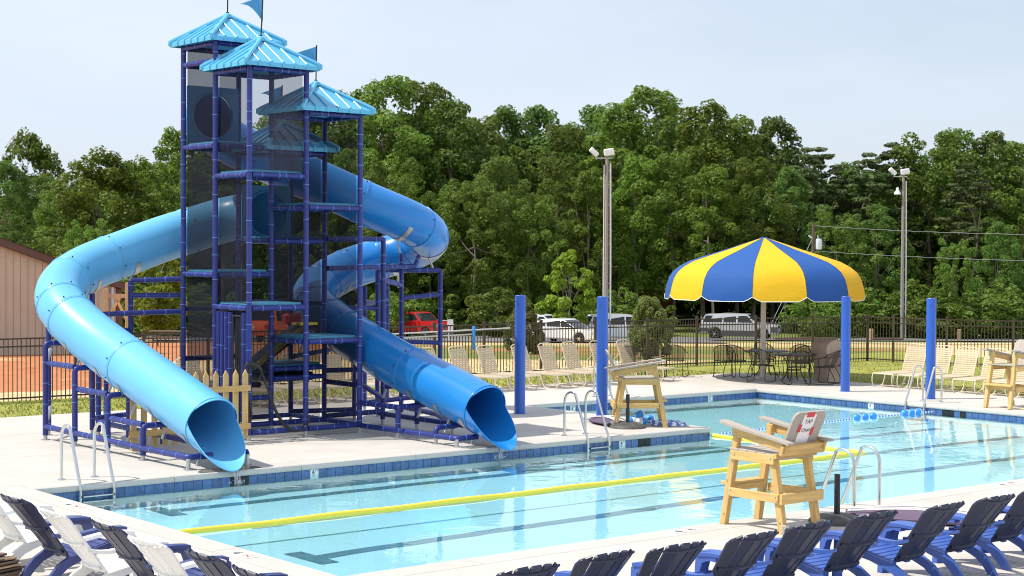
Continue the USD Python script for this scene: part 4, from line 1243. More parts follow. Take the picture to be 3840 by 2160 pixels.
# ------------------------------------------------------------------ patio chairs, tables, bin, big umbrella
def patio_chair(label, group):
    t = thing('patio_chair', label, 'patio chair', (0, 0, 0), 0, group)      # faces +y
    r = .011
    a = np.linspace(-.25, PI + .25, 15)
    back = [(.27 * math.cos(q), -.02 - .27 * math.sin(q) - .10 * max(math.sin(q), 0), .66 + .20 * max(math.sin(q), 0) ** .8) for q in a]
    MB().path([(.28, .27, .62)] + back + [(-.28, .27, .62)], r, 7).build('top_rail', 'patio_iron', t, 50)
    for s in (-1, 1):
        MB().path(spl([(s * .28, .27, .62), (s * .285, .29, .58), (s * .28, .25, .3), (s * .29, .27, .02), (s * .28, .2, .012), (s * .27, -.2, .012), (s * .25, -.30, .03), (s * .22, -.2, .38), (s * .215, -.18, .42)], 30), r, 6).build('side_frame', 'patio_iron', t, 50)
    sp_ = np.array([[(.225 * rr * math.cos(q), .02 + .24 * rr * math.sin(q), .425 - .018 * (1 - rr * rr)) for q in np.linspace(0, 2 * PI, 21)] for rr in (.01, .5, .9, 1.0)])
    MB().grid(sp_).build('seat', 'mesh_fabric', t, True)
    MB().path(sp_[-1][:-1], r, 6, closed=True).build('seat_ring', 'patio_iron', t, 50)
    lo_, hi = [], []
    for q in np.linspace(.25, PI - .25, 11):
        lo_.append((.23 * math.cos(q), -.0 - .20 * math.sin(q), .44))
        hi.append((.27 * math.cos(q), -.02 - .27 * math.sin(q) - .10 * math.sin(q), .66 + .20 * math.sin(q) ** .8))
    lo_, hi = np.array(lo_), np.array(hi)
    MB().grid(np.array([lo_, lo_ * .5 + hi * .5 + [0, -.02, 0], hi])).build('back_mesh', 'mesh_fabric', t, True)
    for k in (0, 3, 7, 10):
        MB().path([lo_[k], lo_[k] * .5 + hi[k] * .5 + [0, -.02, 0], hi[k]], .008, 5).build('back_bar', 'patio_iron', t, 50)
    return t


pc0 = patio_chair('dark mesh patio chair by the fence beside the conical shrub, leftmost of three', 'dark patio chairs')
place(pc0, (20.45, 9.75, 0), -1.0)
copy(pc0, (21.08, 9.6, 0), -1.0, 'dark mesh patio chair by the fence, middle one of three')
copy(pc0, (21.75, 9.45, 0), -.95, 'dark mesh patio chair by the fence, rightmost of three')
t1, t2 = np.array([22.98, 6.42]), np.array([23.62, 7.92])
for (x, y), ang, lab in (((22.72, 8.62), -.9, 'dark mesh patio chair left of the umbrella pole, set apart'), ((23.05, 8.45), -1.3, 'dark mesh patio chair at the left of the back table'), ((22.32, 6.95), -1.2, 'dark mesh patio chair at the left of the front table, before the pole'),
                         ((22.42, 5.82), -.55, 'dark mesh patio chair with its back to the pool at the front table'), ((23.02, 5.42), .35, 'dark mesh patio chair right of the front table'), ((23.75, 5.75), 1.1, 'dark mesh patio chair beside the beige bin'),
                         ((24.1, 7.2), 2.2, 'dark mesh patio chair between the two tables at the back'), ((24.2, 8.5), 2.7, 'dark mesh patio chair behind the back table'), ((23.75, 6.8), 2.0, 'dark mesh patio chair behind the front table')):
    copy(pc0, (x, y, 0), ang, lab)


def patio_table(x, y, label):
    t = thing('patio_table', label, 'patio table', (x, y, 0), .4, 'dark round patio tables')
    MB().lathe([(0, .71), (.55, .705), (.575, .695), (.575, .68), (.56, .68), (.54, .692), (0, .695)], n=32).build('tabletop', 'patio_iron', t, 40)
    for k in range(4):
        a = k * PI2
        c, s = math.cos(a), math.sin(a)
        MB().path(spl([(.38 * c, .38 * s, .69), (.20 * c, .20 * s, .5), (.18 * c, .18 * s, .3), (.34 * c, .34 * s, .02)], 16), .013, 6).build('leg', 'patio_iron', t, 50)
    MB().lathe([(.19, .29), (.2, .3), (.19, .31)], n=16).build('leg_ring', 'patio_iron', t)


patio_table(*t1, 'front round dark metal patio table under the umbrella')
patio_table(*t2, 'back round dark metal patio table behind the umbrella pole')
bn = thing('litter_bin', 'beige litter bin with a hooded top under the umbrella', 'litter bin', (23.82, 6.0, 0), -.15)
b = MB()
for z0, z1, w0, w1 in ((0, .72, .235, .275),):
    b.add([[sx * w0, sy * w0, z0] for sx, sy in ((-1, -1), (1, -1), (1, 1), (-1, 1))] + [[sx * w1, sy * w1, z1] for sx, sy in ((-1, -1), (1, -1), (1, 1), (-1, 1))], [[0, 1, 5, 4], [1, 2, 6, 5], [2, 3, 7, 6], [3, 0, 4, 7], [4, 5, 6, 7], [3, 2, 1, 0]])
b.build('bin_body', 'bin_beige', bn, False)
for s in (-1, 1):
    MB().box((s * .2, -.262, .36), (.04, .02, .68), [[1, 0, 0], [0, 1, .055], [0, -.055, 1]]).build('corner_rib', 'bin_beige', bn)
MB().prism([(-.31, .72), (.31, .72), (.33, .80), (.30, .95), (.18, 1.04), (0, 1.065), (-.18, 1.04), (-.30, .95), (-.33, .80)], (0, .30, 0), (1, 0, 0), (0, 0, 1), (0, -1, 0), .60).build('hood', 'bin_beige', bn, 50)
MB().box((0, -.303, .88), (.36, .01, .13), None, .0).build('flap', 'bin_beige', bn, label=None)

um = thing('striped_umbrella', 'large round umbrella with yellow and blue panels over the patio tables', 'umbrella', (23.12, 7.6, 0))
MB().lathe([(0, 0), (.21, 0), (.21, .02), (.10, .04), (.072, .25), (.066, 3.6), (0, 3.6)], n=20).build('pole', 'mast_beige', um)
n = 12
prof = [(.10, 3.67), (.5, 3.54), (.99, 3.375), (1.62, 3.18), (1.98, 3.06), (2.22, 2.93), (2.38, 2.80), (2.49, 2.64), (2.55, 2.46), (2.585, 2.30), (2.60, 2.20)]
rot0 = math.atan2(CAM[1] - 7.6, CAM[0] - 23.12) + math.radians(-6)
prot = np.array(prof)
sm = MB()
pipm = MB()
for k in range(n):
    a0, a1 = rot0 + k * 2 * PI / n, rot0 + (k + 1) * 2 * PI / n
    tt = np.linspace(0, 1, 13)
    rows, inner = [], []
    for r_, z_ in prot:
        row = []
        for t_ in tt:
            a = a0 + (a1 - a0) * t_
            am = (a - (a0 + a1) / 2)
            bulge = 1 - .55 * (1 - math.cos(PI / n)) * (1 - (abs(am) / (PI / n)) ** 2) * -0.0
            chord = math.cos(PI / n) / math.cos(am)
            rr = r_ * (.55 * chord + .45)
            wr_ = .012 * math.sin(z_ * 34 + k * 2 + t_ * 2.2) * math.sin(PI * t_) * (1 if z_ < 3.2 else .2)
            row.append((rr * math.cos(a) + wr_ * math.cos(a), rr * math.sin(a) + wr_ * math.sin(a), z_ + wr_ * .3))
        rows.append(row)
    edge = []
    for q_, t_ in zip(rows[-1], tt):                 # scalloped valance: notches at the seams
        s = abs(2 * t_ - 1)
        dz = -.115 + .115 * max(0, (s - .66) / .34) ** 1.4
        edge.append((q_[0] * 1.003, q_[1] * 1.003, q_[2] + dz))
    rows.append(edge)
    R_ = np.array(rows)
    m_ = MB().grid(R_)
    In = R_ * np.array([.997, .997, 1]) - [0, 0, .006]
    m_.grid(In, True)
    m_.build('canopy_panel', 'canopy_yellow' if k % 2 == 0 else 'canopy_blue', um, True)
    pipm.path(np.array(edge) + [0, 0, -.004], .008, 5)
    sm.path(R_[:-1, 0] + [0, 0, .002], .004, 5)
    e0 = R_[:, 0]
    MB().path(np.vstack([[(.07 * math.cos(a0), .07 * math.sin(a0), 3.56)], e0[2:-1] * np.array([.985, .985, 1]) - [0, 0, .03]]), .016, 6).build('rib', 'mast_beige', um)
pipm.build('piping', 'piping', um)
sm.build('seam', 'trim_brown', um)
MB().lathe([(0, 3.70), (.06, 3.695), (.12, 3.66), (.11, 3.64)], n=16).build('cap', 'canopy_blue', um)

# ------------------------------------------------------------------ floats, ropes, stands on the deck
def noodle(name, pts, label):
    t = thing(name, label, 'pool noodle', pts[0], 0, 'yellow foam noodles fencing off a corner of the pool')
    b = MB(pts[0])
    q = spl(pts, 60)
    q[:, 2] = WZ + .012 + .006 * np.sin(np.arange(60) * .7)
    b.path(q, .038, 12)
    b.build('foam', 'noodle', t, 50)
    c = MB(pts[0])
    for e in (0, -1):
        c.ball(q[e], .02, 1)
    c.build('cord_end', 'rope_white', t)


noodle('pool_noodle', [(.03, -3.62, 0), (4.5, -3.60, 0), (9, -3.56, 0), (13.42, -3.50, 0)], 'long yellow foam noodle floating the length of the pool')
noodle('pool_noodle', [(13.28, -.05, 0), (13.33, -1.8, 0), (13.42, -3.46, 0)], 'short yellow foam noodle from the deck corner to the end of the long one')
rp_ = thing('float_rope', 'blue and white rope line with floats across the deep part of the pool', 'float line', (X1, .3, 0))
x = np.linspace(X1, X2 + .02, 150)
y = .02 + .45 * np.interp(x, [X1, 18, X2], [.1, .9, .8])
b = [MB((X1, .3, 0)), MB((X1, .3, 0))]
for k in range(149):
    b[k % 2].tube((x[k], y[k], WZ + .008), (x[k + 1], y[k + 1], WZ + .008), .017, 6)
b[0].build('rope_white', 'rope_white', rp_, kind='stuff')
b[1].build('rope_blue', 'rope_blue', rp_, kind='stuff')


def float_ball(parent, c, d, off):
    d = unit(d)
    for m_, lo_, hi in (('float_blue', -1, .12), ('rope_white', .12, 1)):
        tt = np.linspace(lo_, hi, 8)
        prof = [(math.sqrt(max(0, 1 - q * q)) * .078, q * .115) for q in tt]
        b_ = MB()
        _, s, u = frame(d)
        tmp = MB().lathe(prof, n=16)
        v = np.vstack(tmp.v) @ np.array([s, u, d]) + np.array(c) - off
        b_.add(v, np.vstack(tmp.f))
        b_.build('float', m_, parent, 50)


for xq in (18.10, 18.36, 18.62, 19.66, 19.88, 20.10):
    yq = float(np.interp(xq, x, y))
    float_ball(rp_, (xq, yq, WZ + .03), (1, 0, 0), np.array([X1, .3, 0]))
cr = thing('coiled_float_line', 'heap of blue and white rope with blue floats under the small lifeguard chair', 'float line', (12.75, .75, 0))
for c, d in (((12.50, 1.32, .085), (1, .1, 0)), ((12.30, 1.12, .08), (1, -.5, .1)), ((12.58, 1.18, .19), (.8, .2, .1)), ((12.95, 1.28, .08), (1, .3, 0)), ((12.44, .98, .08), (-1, .3, 0))):
    float_ball(cr, c, d, np.array([12.75, .75, 0]))
b = [MB(), MB()]
q = []
for k in range(16):
    a = k * 2.1
    q.append((.05 + .30 * math.cos(a) + rng.normal(0, .06), -.05 + .22 * math.sin(a) + rng.normal(0, .05), .03 + .05 * rng.random()))
q = spl(q, 300)
for k in range(0, 297, 3):
    b[(k // 3) % 2].path(q[k:k + 4], .019, 6)
b[0].build('rope_white', 'rope_white', cr, kind='stuff')
b[1].build('rope_blue', 'rope_blue', cr, kind='stuff')


def umbrella_stand(x, y, label, h=.5):
    t = thing('umbrella_stand', label, 'umbrella stand', (x, y, 0), .4, 'dark round umbrella stands')
    P_ = np.array([[(r_ * math.cos(a), r_ * math.sin(a), z_) for a in np.linspace(0, 2 * PI, 33)] for r_, z_ in ((.001, .10), (.08, .10), (.2, .085), (.31, .055), (.345, .02), (.345, 0))])
    nz = meshkit.fbm(P_ * 14, 3, 3)
    P_[1:4, :, 2] += .03 * (nz[1:4] - .5)
    P_[:, -1] = P_[:, 0]
    MB().grid(P_, True).build('base', 'stone_grey', t, True)
    MB().lathe([(.036, .05), (.036, h), (.030, h), (.030, .3)], n=16).build('tube', 'dark_metal', t)
    MB().tube((.03, 0, h * .68), (.10, .02, h * .68), .008, 6).ball((.105, .021, h * .68), .018, 1).build('clamp_knob', 'dark_metal', t)
    return t


umbrella_stand(6.62, -8.55, 'dark cast umbrella stand right of the large lifeguard chair', .58)
umbrella_stand(11.98, .88, 'dark round umbrella stand beside the small lifeguard chair', .62)
def closed_umbrella(p0, p1, label, wdt=.22):
    p0, p1 = np.array(p0, float), np.array(p1, float)
    t = thing('closed_umbrella', label, 'umbrella', p0, 0, 'purple umbrellas lying closed on the deck')
    d, s, u = frame(p1 - p0)
    ln = np.linalg.norm(p1 - p0)
    rows = []
    for t_ in np.linspace(0, 1, 24):
        w_ = wdt * (.25 + .75 * math.sin(PI * min(t_ * .75 + .1, 1)))
        row = []
        for a in np.linspace(0, 2 * PI, 29):
            rr = w_ * (1 + .16 * math.sin(5 * a + 4 * t_))
            row.append(d * ln * t_ + s * rr * math.cos(a) + u * (max(rr * .42 * math.sin(a), -.05) + .06))
        rows.append(row)
    MB().grid(np.array(rows)).build('folded_cloth', 'fabric_purple', t, True)
    for k in range(4):
        o = (k - 1.5) * wdt * .42
        q = [d * ln * t_ + s * (o * (1 + .5 * math.sin(3 * t_ + k))) + u * (.11 + .05 * math.sin(PI * t_)) for t_ in np.linspace(.02, .96, 12)]
        MB().path(q, .010, 5).build('trim', 'fabric_white', t)
    MB().tube(-d * .35 + u * .05, d * ln * 1.02 + u * .05, .02, 8).build('shaft', 'galv', t)


closed_umbrella((6.95, -8.42, 0), (7.85, -9.9, 0), 'closed purple umbrella lying on the deck behind the blue chairs')
closed_umbrella((12.05, 1.95, 0), (11.9, .95, 0), 'closed purple and white umbrella lying by the second blue post', .18)
ss = thing('slat_stack', 'stack of dark brown slats on the deck behind the leftmost white chair', 'slats', (-3.05, -5.75, 0), .3)
for k in range(24):
    z = .02 + (k // 4) * .034
    MB().beam((-.5 + rng.normal(0, .05), -.15 + (k % 4) * .1, z), (.5 + rng.normal(0, .05), -.15 + (k % 4) * .1 + rng.normal(0, .04), z + .01), .085, .022, bev=.004).build('slat', 'pole_dark' if k % 3 else 'old_timber', ss)
tp = thing('rescue_tube', 'red handled net pole lying beside the right lifeguard chair', 'pole', (21.1, -1.75, 0))
MB().tube((0, .3, .02), (.15, -.35, .02), .012, 6).build('shaft', 'noodle', tp)
MB().box((.17, -.42, .035), (.09, .22, .06), None, .02).build('handle', 'red_plastic', tp)

# ------------------------------------------------------------------ perimeter fence of dark metal pickets
def fence(pts, label, gate=None, z=-.07, H=1.43):
    pts = [np.array([*p, z]) for p in pts]
    t = thing('picket_rail_fence', label, 'fence', pts[0])
    pk = MB(pts[0])
    for a, b_ in zip(pts[:-1], pts[1:]):
        ln = np.linalg.norm(b_ - a)
        n = max(1, int(round(ln / 1.78)))
        d = (b_ - a) / n
        u = unit(d)
        for i in range(n + (1 if b_ is pts[-1] else 0)):
            c = a + d * i
            m_ = MB(pts[0]).box(c + [0, 0, H / 2 + .02], (.062, .062, H + .04), [u, np.cross([0, 0, 1.], u), [0, 0, 1.]])
            m_.box(c + [0, 0, H + .05], (.075, .075, .022), [u, np.cross([0, 0, 1.], u), [0, 0, 1.]]).box(c + [0, 0, H + .068], (.05, .05, .018), [u, np.cross([0, 0, 1.], u), [0, 0, 1.]])
            m_.build('post', 'bronze', t, False)
        for i in range(n):
            c0, c1 = a + d * i + u * .031, a + d * (i + 1) - u * .031
            for zz in (H - .02, H - .19, .12):
                MB(pts[0]).beam(c0 + [0, 0, zz], c1 + [0, 0, zz], .03, .034).build('rail', 'bronze', t, False)
            k = int(np.linalg.norm(c1 - c0) / .098)
            for j in range(1, k):
                c = c0 + (c1 - c0) * j / k
                pk.box(c + [0, 0, (H - .02) / 2 + .03], (.016, .016, H - .06))
    pk.build('pickets', 'bronze', t, False, kind='stuff')
    return t


fence([(-13, 13.0), (6.42, 12.85)], 'dark metal picket fence at the left, in front of the red clay and tan building')
fence([(6.42, 12.85), (18.0, 12.9), (25.5, 12.35), (31.4, 10.8)], 'dark metal picket fence along the back, behind the loungers and umbrella')
fence([(31.4, 10.8), (31.5, 9.9), (31.7, 8.1), (32.4, 6.3), (35.2, -1.2)], 'dark metal picket fence at the right, behind the sunlit loungers')
# cleaning poles hung level on the fence
cp = thing('cleaning_poles', 'two long pale aluminium poles with a blue brush hung on the back fence', 'poles', (15.8, 12.75, 1.1))
MB((0, 0, 0)).tube((-3.0, .0, .05), (3.0, .04, .13), .019, 8).build('pole', 'conduit', cp)
MB().tube((-3.6, -.02, -.06), (1.7, .02, .0), .019, 8).build('pole', 'conduit', cp)
MB().box((1.72, -.02, -.1), (.05, .10, .62), None, .01).build('brush', 'float_blue', cp)
MB().path(spl([(-3.0, 0, .05), (-3.4, -.02, .02), (-3.62, -.02, -.2), (-3.6, -.02, -.42)], 16), .02, 6).build('net_hoop', 'flag_blue', cp)
gc = thing('covered_tank', 'grey rounded cover with a white bag on top, standing before the fence', 'cover', (13.9, 11.9, -.03))
MB().lathe([(0, .98), (.12, .97), (.26, .86), (.34, .6), (.40, 0)], n=24).build('cover', 'lamp_white', gc, True)
P_ = MB().ball((0, 0, 1.05), .15, 2, (1, .9, 1.25))
v = np.vstack(P_.v)
P_.v = [v + .05 * (meshkit.fbm(v * 9, 2, 1)[:, None] - .5)]
P_.build('bag', 'fabric_white', gc, True)

# ------------------------------------------------------------------ tan metal building at the left
bo = np.array([12.22, 36.62, -.9])
bd = unit(np.array([19.49 - 12.22, 37.79 - 36.62, 0]))
bk = np.array([-bd[1], bd[0], 0])
bl = thing('metal_building', 'tan ribbed metal building with a brown sloping roof edge at the far left', 'building', bo)
xr = np.linalg.norm([19.49 - 12.22, 37.79 - 36.62])
zr = lambda s: 2.80 + (xr - s) * .318        # roof line above the base
s0 = -9.0
rot = np.array([bd, bk, [0, 0, 1.]])
MB().prism([(s0, 0), (xr, 0), (xr, zr(xr)), (s0, zr(s0))], (0, 0, 0), bd, (0, 0, 1), -bk, -14).build('wall', 'siding', bl, False)
rb = MB()
for s in np.arange(s0 + .1, xr - .12, .305):
    rb.box(bd * s - bk * .012 + np.array([0, 0, zr(s) / 2]), (.035, .03, zr(s) - .1), rot)
rb.build('wall_ribs', 'siding', bl, False, kind='stuff')
MB().beam(bd * s0 + np.array([0, 0, zr(s0)]) - bk * .1, bd * (xr + .12) + np.array([0, 0, zr(xr + .12)]) - bk * .1, .14, .26).build('roof_edge', 'trim_brown', bl, False)
MB().add([bd * s0 + [0, 0, zr(s0) + .14] - bk * .2, bd * (xr + .3) + [0, 0, zr(xr + .3) + .14] - bk * .2, bd * (xr + .3) + [0, 0, zr(xr + .3) + .14] + bk * 14.3, bd * s0 + [0, 0, zr(s0) + .14] + bk * 14.3], [[0, 1, 2, 3]]).build('roof', 'trim_brown', bl, False)
MB().box(bd * (xr - .09) - bk * .03 + np.array([0, 0, zr(xr) / 2]), (.22, .06, zr(xr)), rot).build('corner_trim', 'trim_brown', bl, False)
MB().tube(bd * (xr - .45) - bk * .09 + np.array([0, 0, .2]), bd * (xr - .45) - bk * .09 + np.array([0, 0, zr(xr) - .05]), .065, 10).build('downpipe', 'pipe_grey', bl)

tf = thing('timber_frame', 'weathered timber post frame with braces behind the left slide', 'timber frame', far(lat_of(294, 57), 57))
A0 = RH
for s, h in ((-.38, 2.4), (.36, 2.62)):
    MB().box(A0 * s + [0, 0, h / 2], (.13, .13, h), [A0, FH, [0, 0, 1.]], .01).build('post', 'old_timber', tf)
MB().beam(A0 * -.50 + [0, 0, 2.15], A0 * .58 + [0, 0, 2.15], .06, .14).build('crossbeam', 'old_timber', tf)
MB().beam(A0 * -.50 + [0, 0, 2.15] + FH * .1, A0 * .58 + [0, 0, 2.15] + FH * .1, .06, .14).build('crossbeam', 'old_timber', tf)
for s, e in ((-.34, .10), (.32, -.04)):
    MB().beam(A0 * s + [0, 0, 1.35], A0 * e + [0, 0, 2.10], .05, .09).build('brace', 'lumber', tf)
pt_ = thing('picnic_table', 'dark picnic table on the pale lot behind the left fence', 'picnic table', far(lat_of(425, 78), 78), YAW)
MB().box((0, 0, .74), (.75, 1.9, .05)).build('tabletop', 'pole_dark', pt_)
for s in (-1, 1):
    MB().box((s * .62, 0, .45), (.26, 1.9, .05)).build('bench', 'pole_dark', pt_)
    MB().beam((-.62, s * .65, 0), (-.2, s * .65, .72), .04, .1).beam((.62, s * .65, 0), (.2, s * .65, .72), .04, .1).beam((-.7, s * .65, .42), (.7, s * .65, .42), .04, .1).build('trestle', 'pole_dark', pt_)

# ------------------------------------------------------------------ vehicles
def car(name, label, cat, pos, heading, body, Lc, W, H, belt, low, hood, cabin, wheel, wx, paint, wins, trim='plastic_black', cladding=None, bed=None, rear_lamp=True, glass='glass_dark'):
    """local: front towards +x. low/hood: side outline of the lower body; cabin: [(x, z)] of the greenhouse (rear bottom, rear top, front top, front bottom)."""
    from shapely.geometry import Polygon, Point
    t = thing(name, label, cat, pos, heading)
    pg = Polygon(body)
    for x in wx:
        pg = pg.difference(Point(x, wheel).buffer(wheel * 1.16, 12))
    for k, (hw, ins) in enumerate(((W / 2 - .10, 0.0), (W / 2 - .03, .03), (W / 2, .07))):
        q = pg.buffer(-ins, join_style=1) if ins else pg
        if q.geom_type != 'Polygon':
            q = max(q.geoms, key=lambda g: g.area)
        m = trimesh.creation.extrude_polygon(q, 2 * hw, engine='earcut')
        if k == 0:
            B = MB()
        B.mesh(m, np.array([[1, 0, 0], [0, 0, 1.], [0, -1, 0]]), (0, hw, 0))
    B.build('body', paint, t, 25)
    # greenhouse
    (xa, za), (xb, zb), (xc, zc), (xd, zd) = cabin
    w0, w1 = W / 2 - .05, W / 2 - .17
    v = [(xa, -w0, za), (xa, w0, za), (xb, -w1, zb), (xb, w1, zb), (xc, -w1, zc), (xc, w1, zc), (xd, -w0, zd), (xd, w0, zd)]
    xm = (xb + xc) / 2
    v += [(xm, -w1, max(zb, zc) + .035), (xm, w1, max(zb, zc) + .035)]
    f = [[0, 1, 3], [0, 3, 2], [2, 3, 9], [2, 9, 8], [8, 9, 5], [8, 5, 4], [4, 5, 7], [4, 7, 6], [0, 2, 8], [0, 8, 4], [0, 4, 6], [1, 9, 3], [1, 5, 9], [1, 7, 5]]
    MB().add(v, f).build('cabin', paint, t, False)
    v = np.array(v)
    def quad(p, nm, off, m_=glass):
        p = np.array(p)
        nrm = unit(np.cross(p[1] - p[0], p[3] - p[0]))
        MB().add(p + nrm * off, [[0, 1, 2, 3]]).build(nm, m_, t, False)
    def lerp(a, b_, s):
        return a + (b_ - a) * s
    for s, i0 in ((-1, 0), (1, 1)):
        A_, B_, C_, D_ = v[0 + i0], v[2 + i0], v[4 + i0], v[6 + i0]
        for x0, x1 in wins:
            def onrow(z_, x_):
                lo_x = np.interp(z_, [0, 1], [A_[0], B_[0]])
                hi_x = np.interp(z_, [0, 1], [D_[0], C_[0]])
                x__ = min(max(x_, lo_x + .07), hi_x - .08)
                return np.array([x__, np.interp(z_, [0, 1], [A_[1], B_[1]]), np.interp(z_, [0, 1], [A_[2], B_[2]])])
            p = [onrow(.08, x0), onrow(.08, x1), onrow(.86, x1), onrow(.86, x0)]
            quad(p if s < 0 else p[::-1], 'window', .006)
    quad([lerp(v[6], v[4], .08) * [1, .92, 1], lerp(v[7], v[5], .08) * [1, .92, 1], lerp(v[7], v[5], .9) * [1, .93, 1], lerp(v[6], v[4], .9) * [1, .93, 1]], 'windscreen', .006)
    quad([lerp(v[1], v[3], .12) * [1, .9, 1], lerp(v[0], v[2], .12) * [1, .9, 1], lerp(v[0], v[2], .88) * [1, .9, 1], lerp(v[1], v[3], .88) * [1, .9, 1]], 'rear_window', .006)
    for x in wx:
        for s in (-1, 1):
            wh = MB()
            prof = [(.0, -.10), (wheel - .03, -.10), (wheel, -.06), (wheel, .06), (wheel - .03, .10), (wheel * .66, .10), (wheel * .64, .07)]
            tmp = MB().lathe(prof, n=20)
            wv = np.vstack(tmp.v)[:, [0, 2, 1]] * np.array([1, s, 1])
            fl = np.vstack(tmp.f)
            tyre = MB().add(wv + [x, s * (W / 2 - .11), wheel], fl if s < 0 else fl[:, ::-1]).build('wheel', 'tyre', t, 40)
            hub = MB()
            for q in range(6):
                a = q * PI / 3
                hub.beam((x, s * (W / 2 - .03), wheel), (x + wheel * .62 * math.cos(a), s * (W / 2 - .035), wheel + wheel * .62 * math.sin(a)), .03, .08, (0, 1, 0))
            hub.tube((x, s * (W / 2 - .05), wheel), (x, s * (W / 2 - .02), wheel), .09, 10).build('hub', 'chrome', tyre)
    xf = max(p_[0] for p_ in body)
    xr_ = min(p_[0] for p_ in body)
    zb_ = belt
    for s in (-1, 1):
        MB().box((xf - .10, s * (W / 2 - .17), zb_ - .22), (.22, .30, .16), None, .03).build('headlight', 'lens', t)
        MB().box((xr_ + .04, s * (W / 2 - .12), zb_ - .15), (.10, .16, .22), None, .02).build('tail_light', 'red_plastic', t)
        MB().box((xd - .18, s * (W / 2 + .07), zd + .04), (.09, .16, .12), None, .02).build('mirror', paint if trim != 'plastic_black' else trim, t)
    MB().box((xf - .005, 0, zb_ - .25), (.06, W * .52, .15), None, .01).build('grille', 'plastic_black', t)
    MB().box((xf + .0, 0, wheel + .08), (.12, W * .94, .2), None, .04).build('bumper', trim if trim == 'chrome' else paint, t)
    if cladding:
        for s in (-1, 1):
            MB().box((xf - .22, s * (W / 2 - .02), .78), (.50, .06, .42), None, .02).box((xr_ + .35, s * (W / 2 - .01), .72), (.7, .04, .3), None, .01).build('side_cladding', cladding, t)  # front box: shade on the nose put into dark colour; rear box: cladding
            MB().box(((wx[0] + wx[1]) / 2, s * (W / 2 - .005), wheel + .06), (wx[1] - wx[0] - 2.4 * wheel, .05, .42), None, .01).build('side_cladding', cladding, t)
    return t


hd = lambda a: YAW - PI2 + math.radians(a)       # 0: driving to the right across the view; negative: nose towards the viewer
def body_sedan(Lc):
    return [(-Lc / 2 + .05, .28), (Lc / 2 - .12, .25), (Lc / 2, .42), (Lc / 2 - .05, .70), (Lc / 2 - .35, .80), (Lc / 2 - 1.25, .92), (-Lc / 2 + .5, .98), (-Lc / 2 + .05, .92), (-Lc / 2, .6)]


car('parked_car', 'white saloon car parked behind the fence, nose to the right', 'car', far(lat_of(1425, 98), 98), hd(-32), body_sedan(4.5), 4.5, 1.76, 1.45, .92, 0, 0,
    [(-2.0, .95), (-1.35, 1.40), (.2, 1.43), (1.12, .90)], .315, (-1.32, 1.36), 'car_white', [(-1.75, -.98), (-.9, .0), (.08, .95)])
car('parked_car', 'white van-like car seen from its side left of the conical shrub', 'car', far(lat_of(1560, 106), 106), hd(10), [(-2.3, .3), (2.15, .28), (2.3, .5), (2.25, .8), (1.9, .98), (1.3, 1.06), (-2.25, 1.1), (-2.35, .7)], 4.6, 1.86, 1.75, 1.02, 0, 0,
    [(-2.25, 1.06), (-1.95, 1.70), (.55, 1.74), (1.5, 1.02)], .35, (-1.42, 1.42), 'car_white', [(-2.0, -1.1), (-1.0, .1), (.2, 1.25)])
car('parked_car', 'white car parked further back, only its roof and open hatch showing', 'car', far(lat_of(1362, 116), 116), hd(-30), [(-2.3, .3), (2.15, .28), (2.3, .5), (2.25, .85), (1.9, 1.0), (1.3, 1.08), (-2.25, 1.1), (-2.35, .7)], 4.6, 1.86, 1.75, 1.02, 0, 0,
    [(-2.25, 1.06), (-1.95, 1.70), (.55, 1.74), (1.5, 1.02)], .35, (-1.42, 1.42), 'car_white', [(-2.0, -1.1), (-1.0, .1), (.2, 1.25)])
car('parked_suv', 'long silver off-roader with dark lower sides parked beyond the umbrella', 'car', far(lat_of(1862, 118), 118), hd(-16), [(-2.75, .48), (2.65, .46), (2.8, .6), (2.78, 1.05), (2.6, 1.16), (1.35, 1.24), (-2.7, 1.24), (-2.8, .8)], 5.6, 1.98, 1.9, 1.18, 0, 0,
    [(-2.7, 1.22), (-2.35, 1.82), (.62, 1.86), (1.35, 1.20)], .42, (-1.68, 1.72), 'car_silver', [(-2.55, -1.15), (-1.0, -.15), (.0, 1.05)], 'chrome', 'car_grey')
car('parked_truck', 'red pickup truck with its nose to the right behind the tower frames', 'truck', far(lat_of(1048, 116), 116), hd(-40), [(-2.8, .5), (2.6, .46), (2.75, .6), (2.72, 1.1), (2.5, 1.2), (1.3, 1.28), (-2.75, 1.28), (-2.85, .8)], 5.6, 1.98, 1.9, 1.2, 0, 0,
    [(-1.0, 1.26), (-.75, 1.84), (.55, 1.86), (1.3, 1.24)], .40, (-1.75, 1.75), 'car_red', [(-.85, -.35), (-.25, 1.0)], 'chrome')
otr = car('parked_truck', 'orange truck with a pale cab seen through the tower', 'truck', far(lat_of(668, 88), 88), hd(78), [(-2.0, .55), (1.9, .5), (2.0, .7), (1.95, 1.2), (-1.95, 1.25), (-2.05, .9)], 4.0, 1.8, 1.8, 1.2, 0, 0,
          [(-.6, 1.2), (-.5, 1.88), (1.2, 1.88), (1.8, 1.2)], .38, (-1.2, 1.25), 'car_orange', [(-.5, .3), (.4, 1.5)])
MB().mesh(meshkit.text_mesh('VIE', .2, .01, True), np.array([[0, -1., 0], [0, 0, 1.], [-1., 0, 0]]), (-2.07, .30, .86)).build('lettering', 'paper', otr, False)
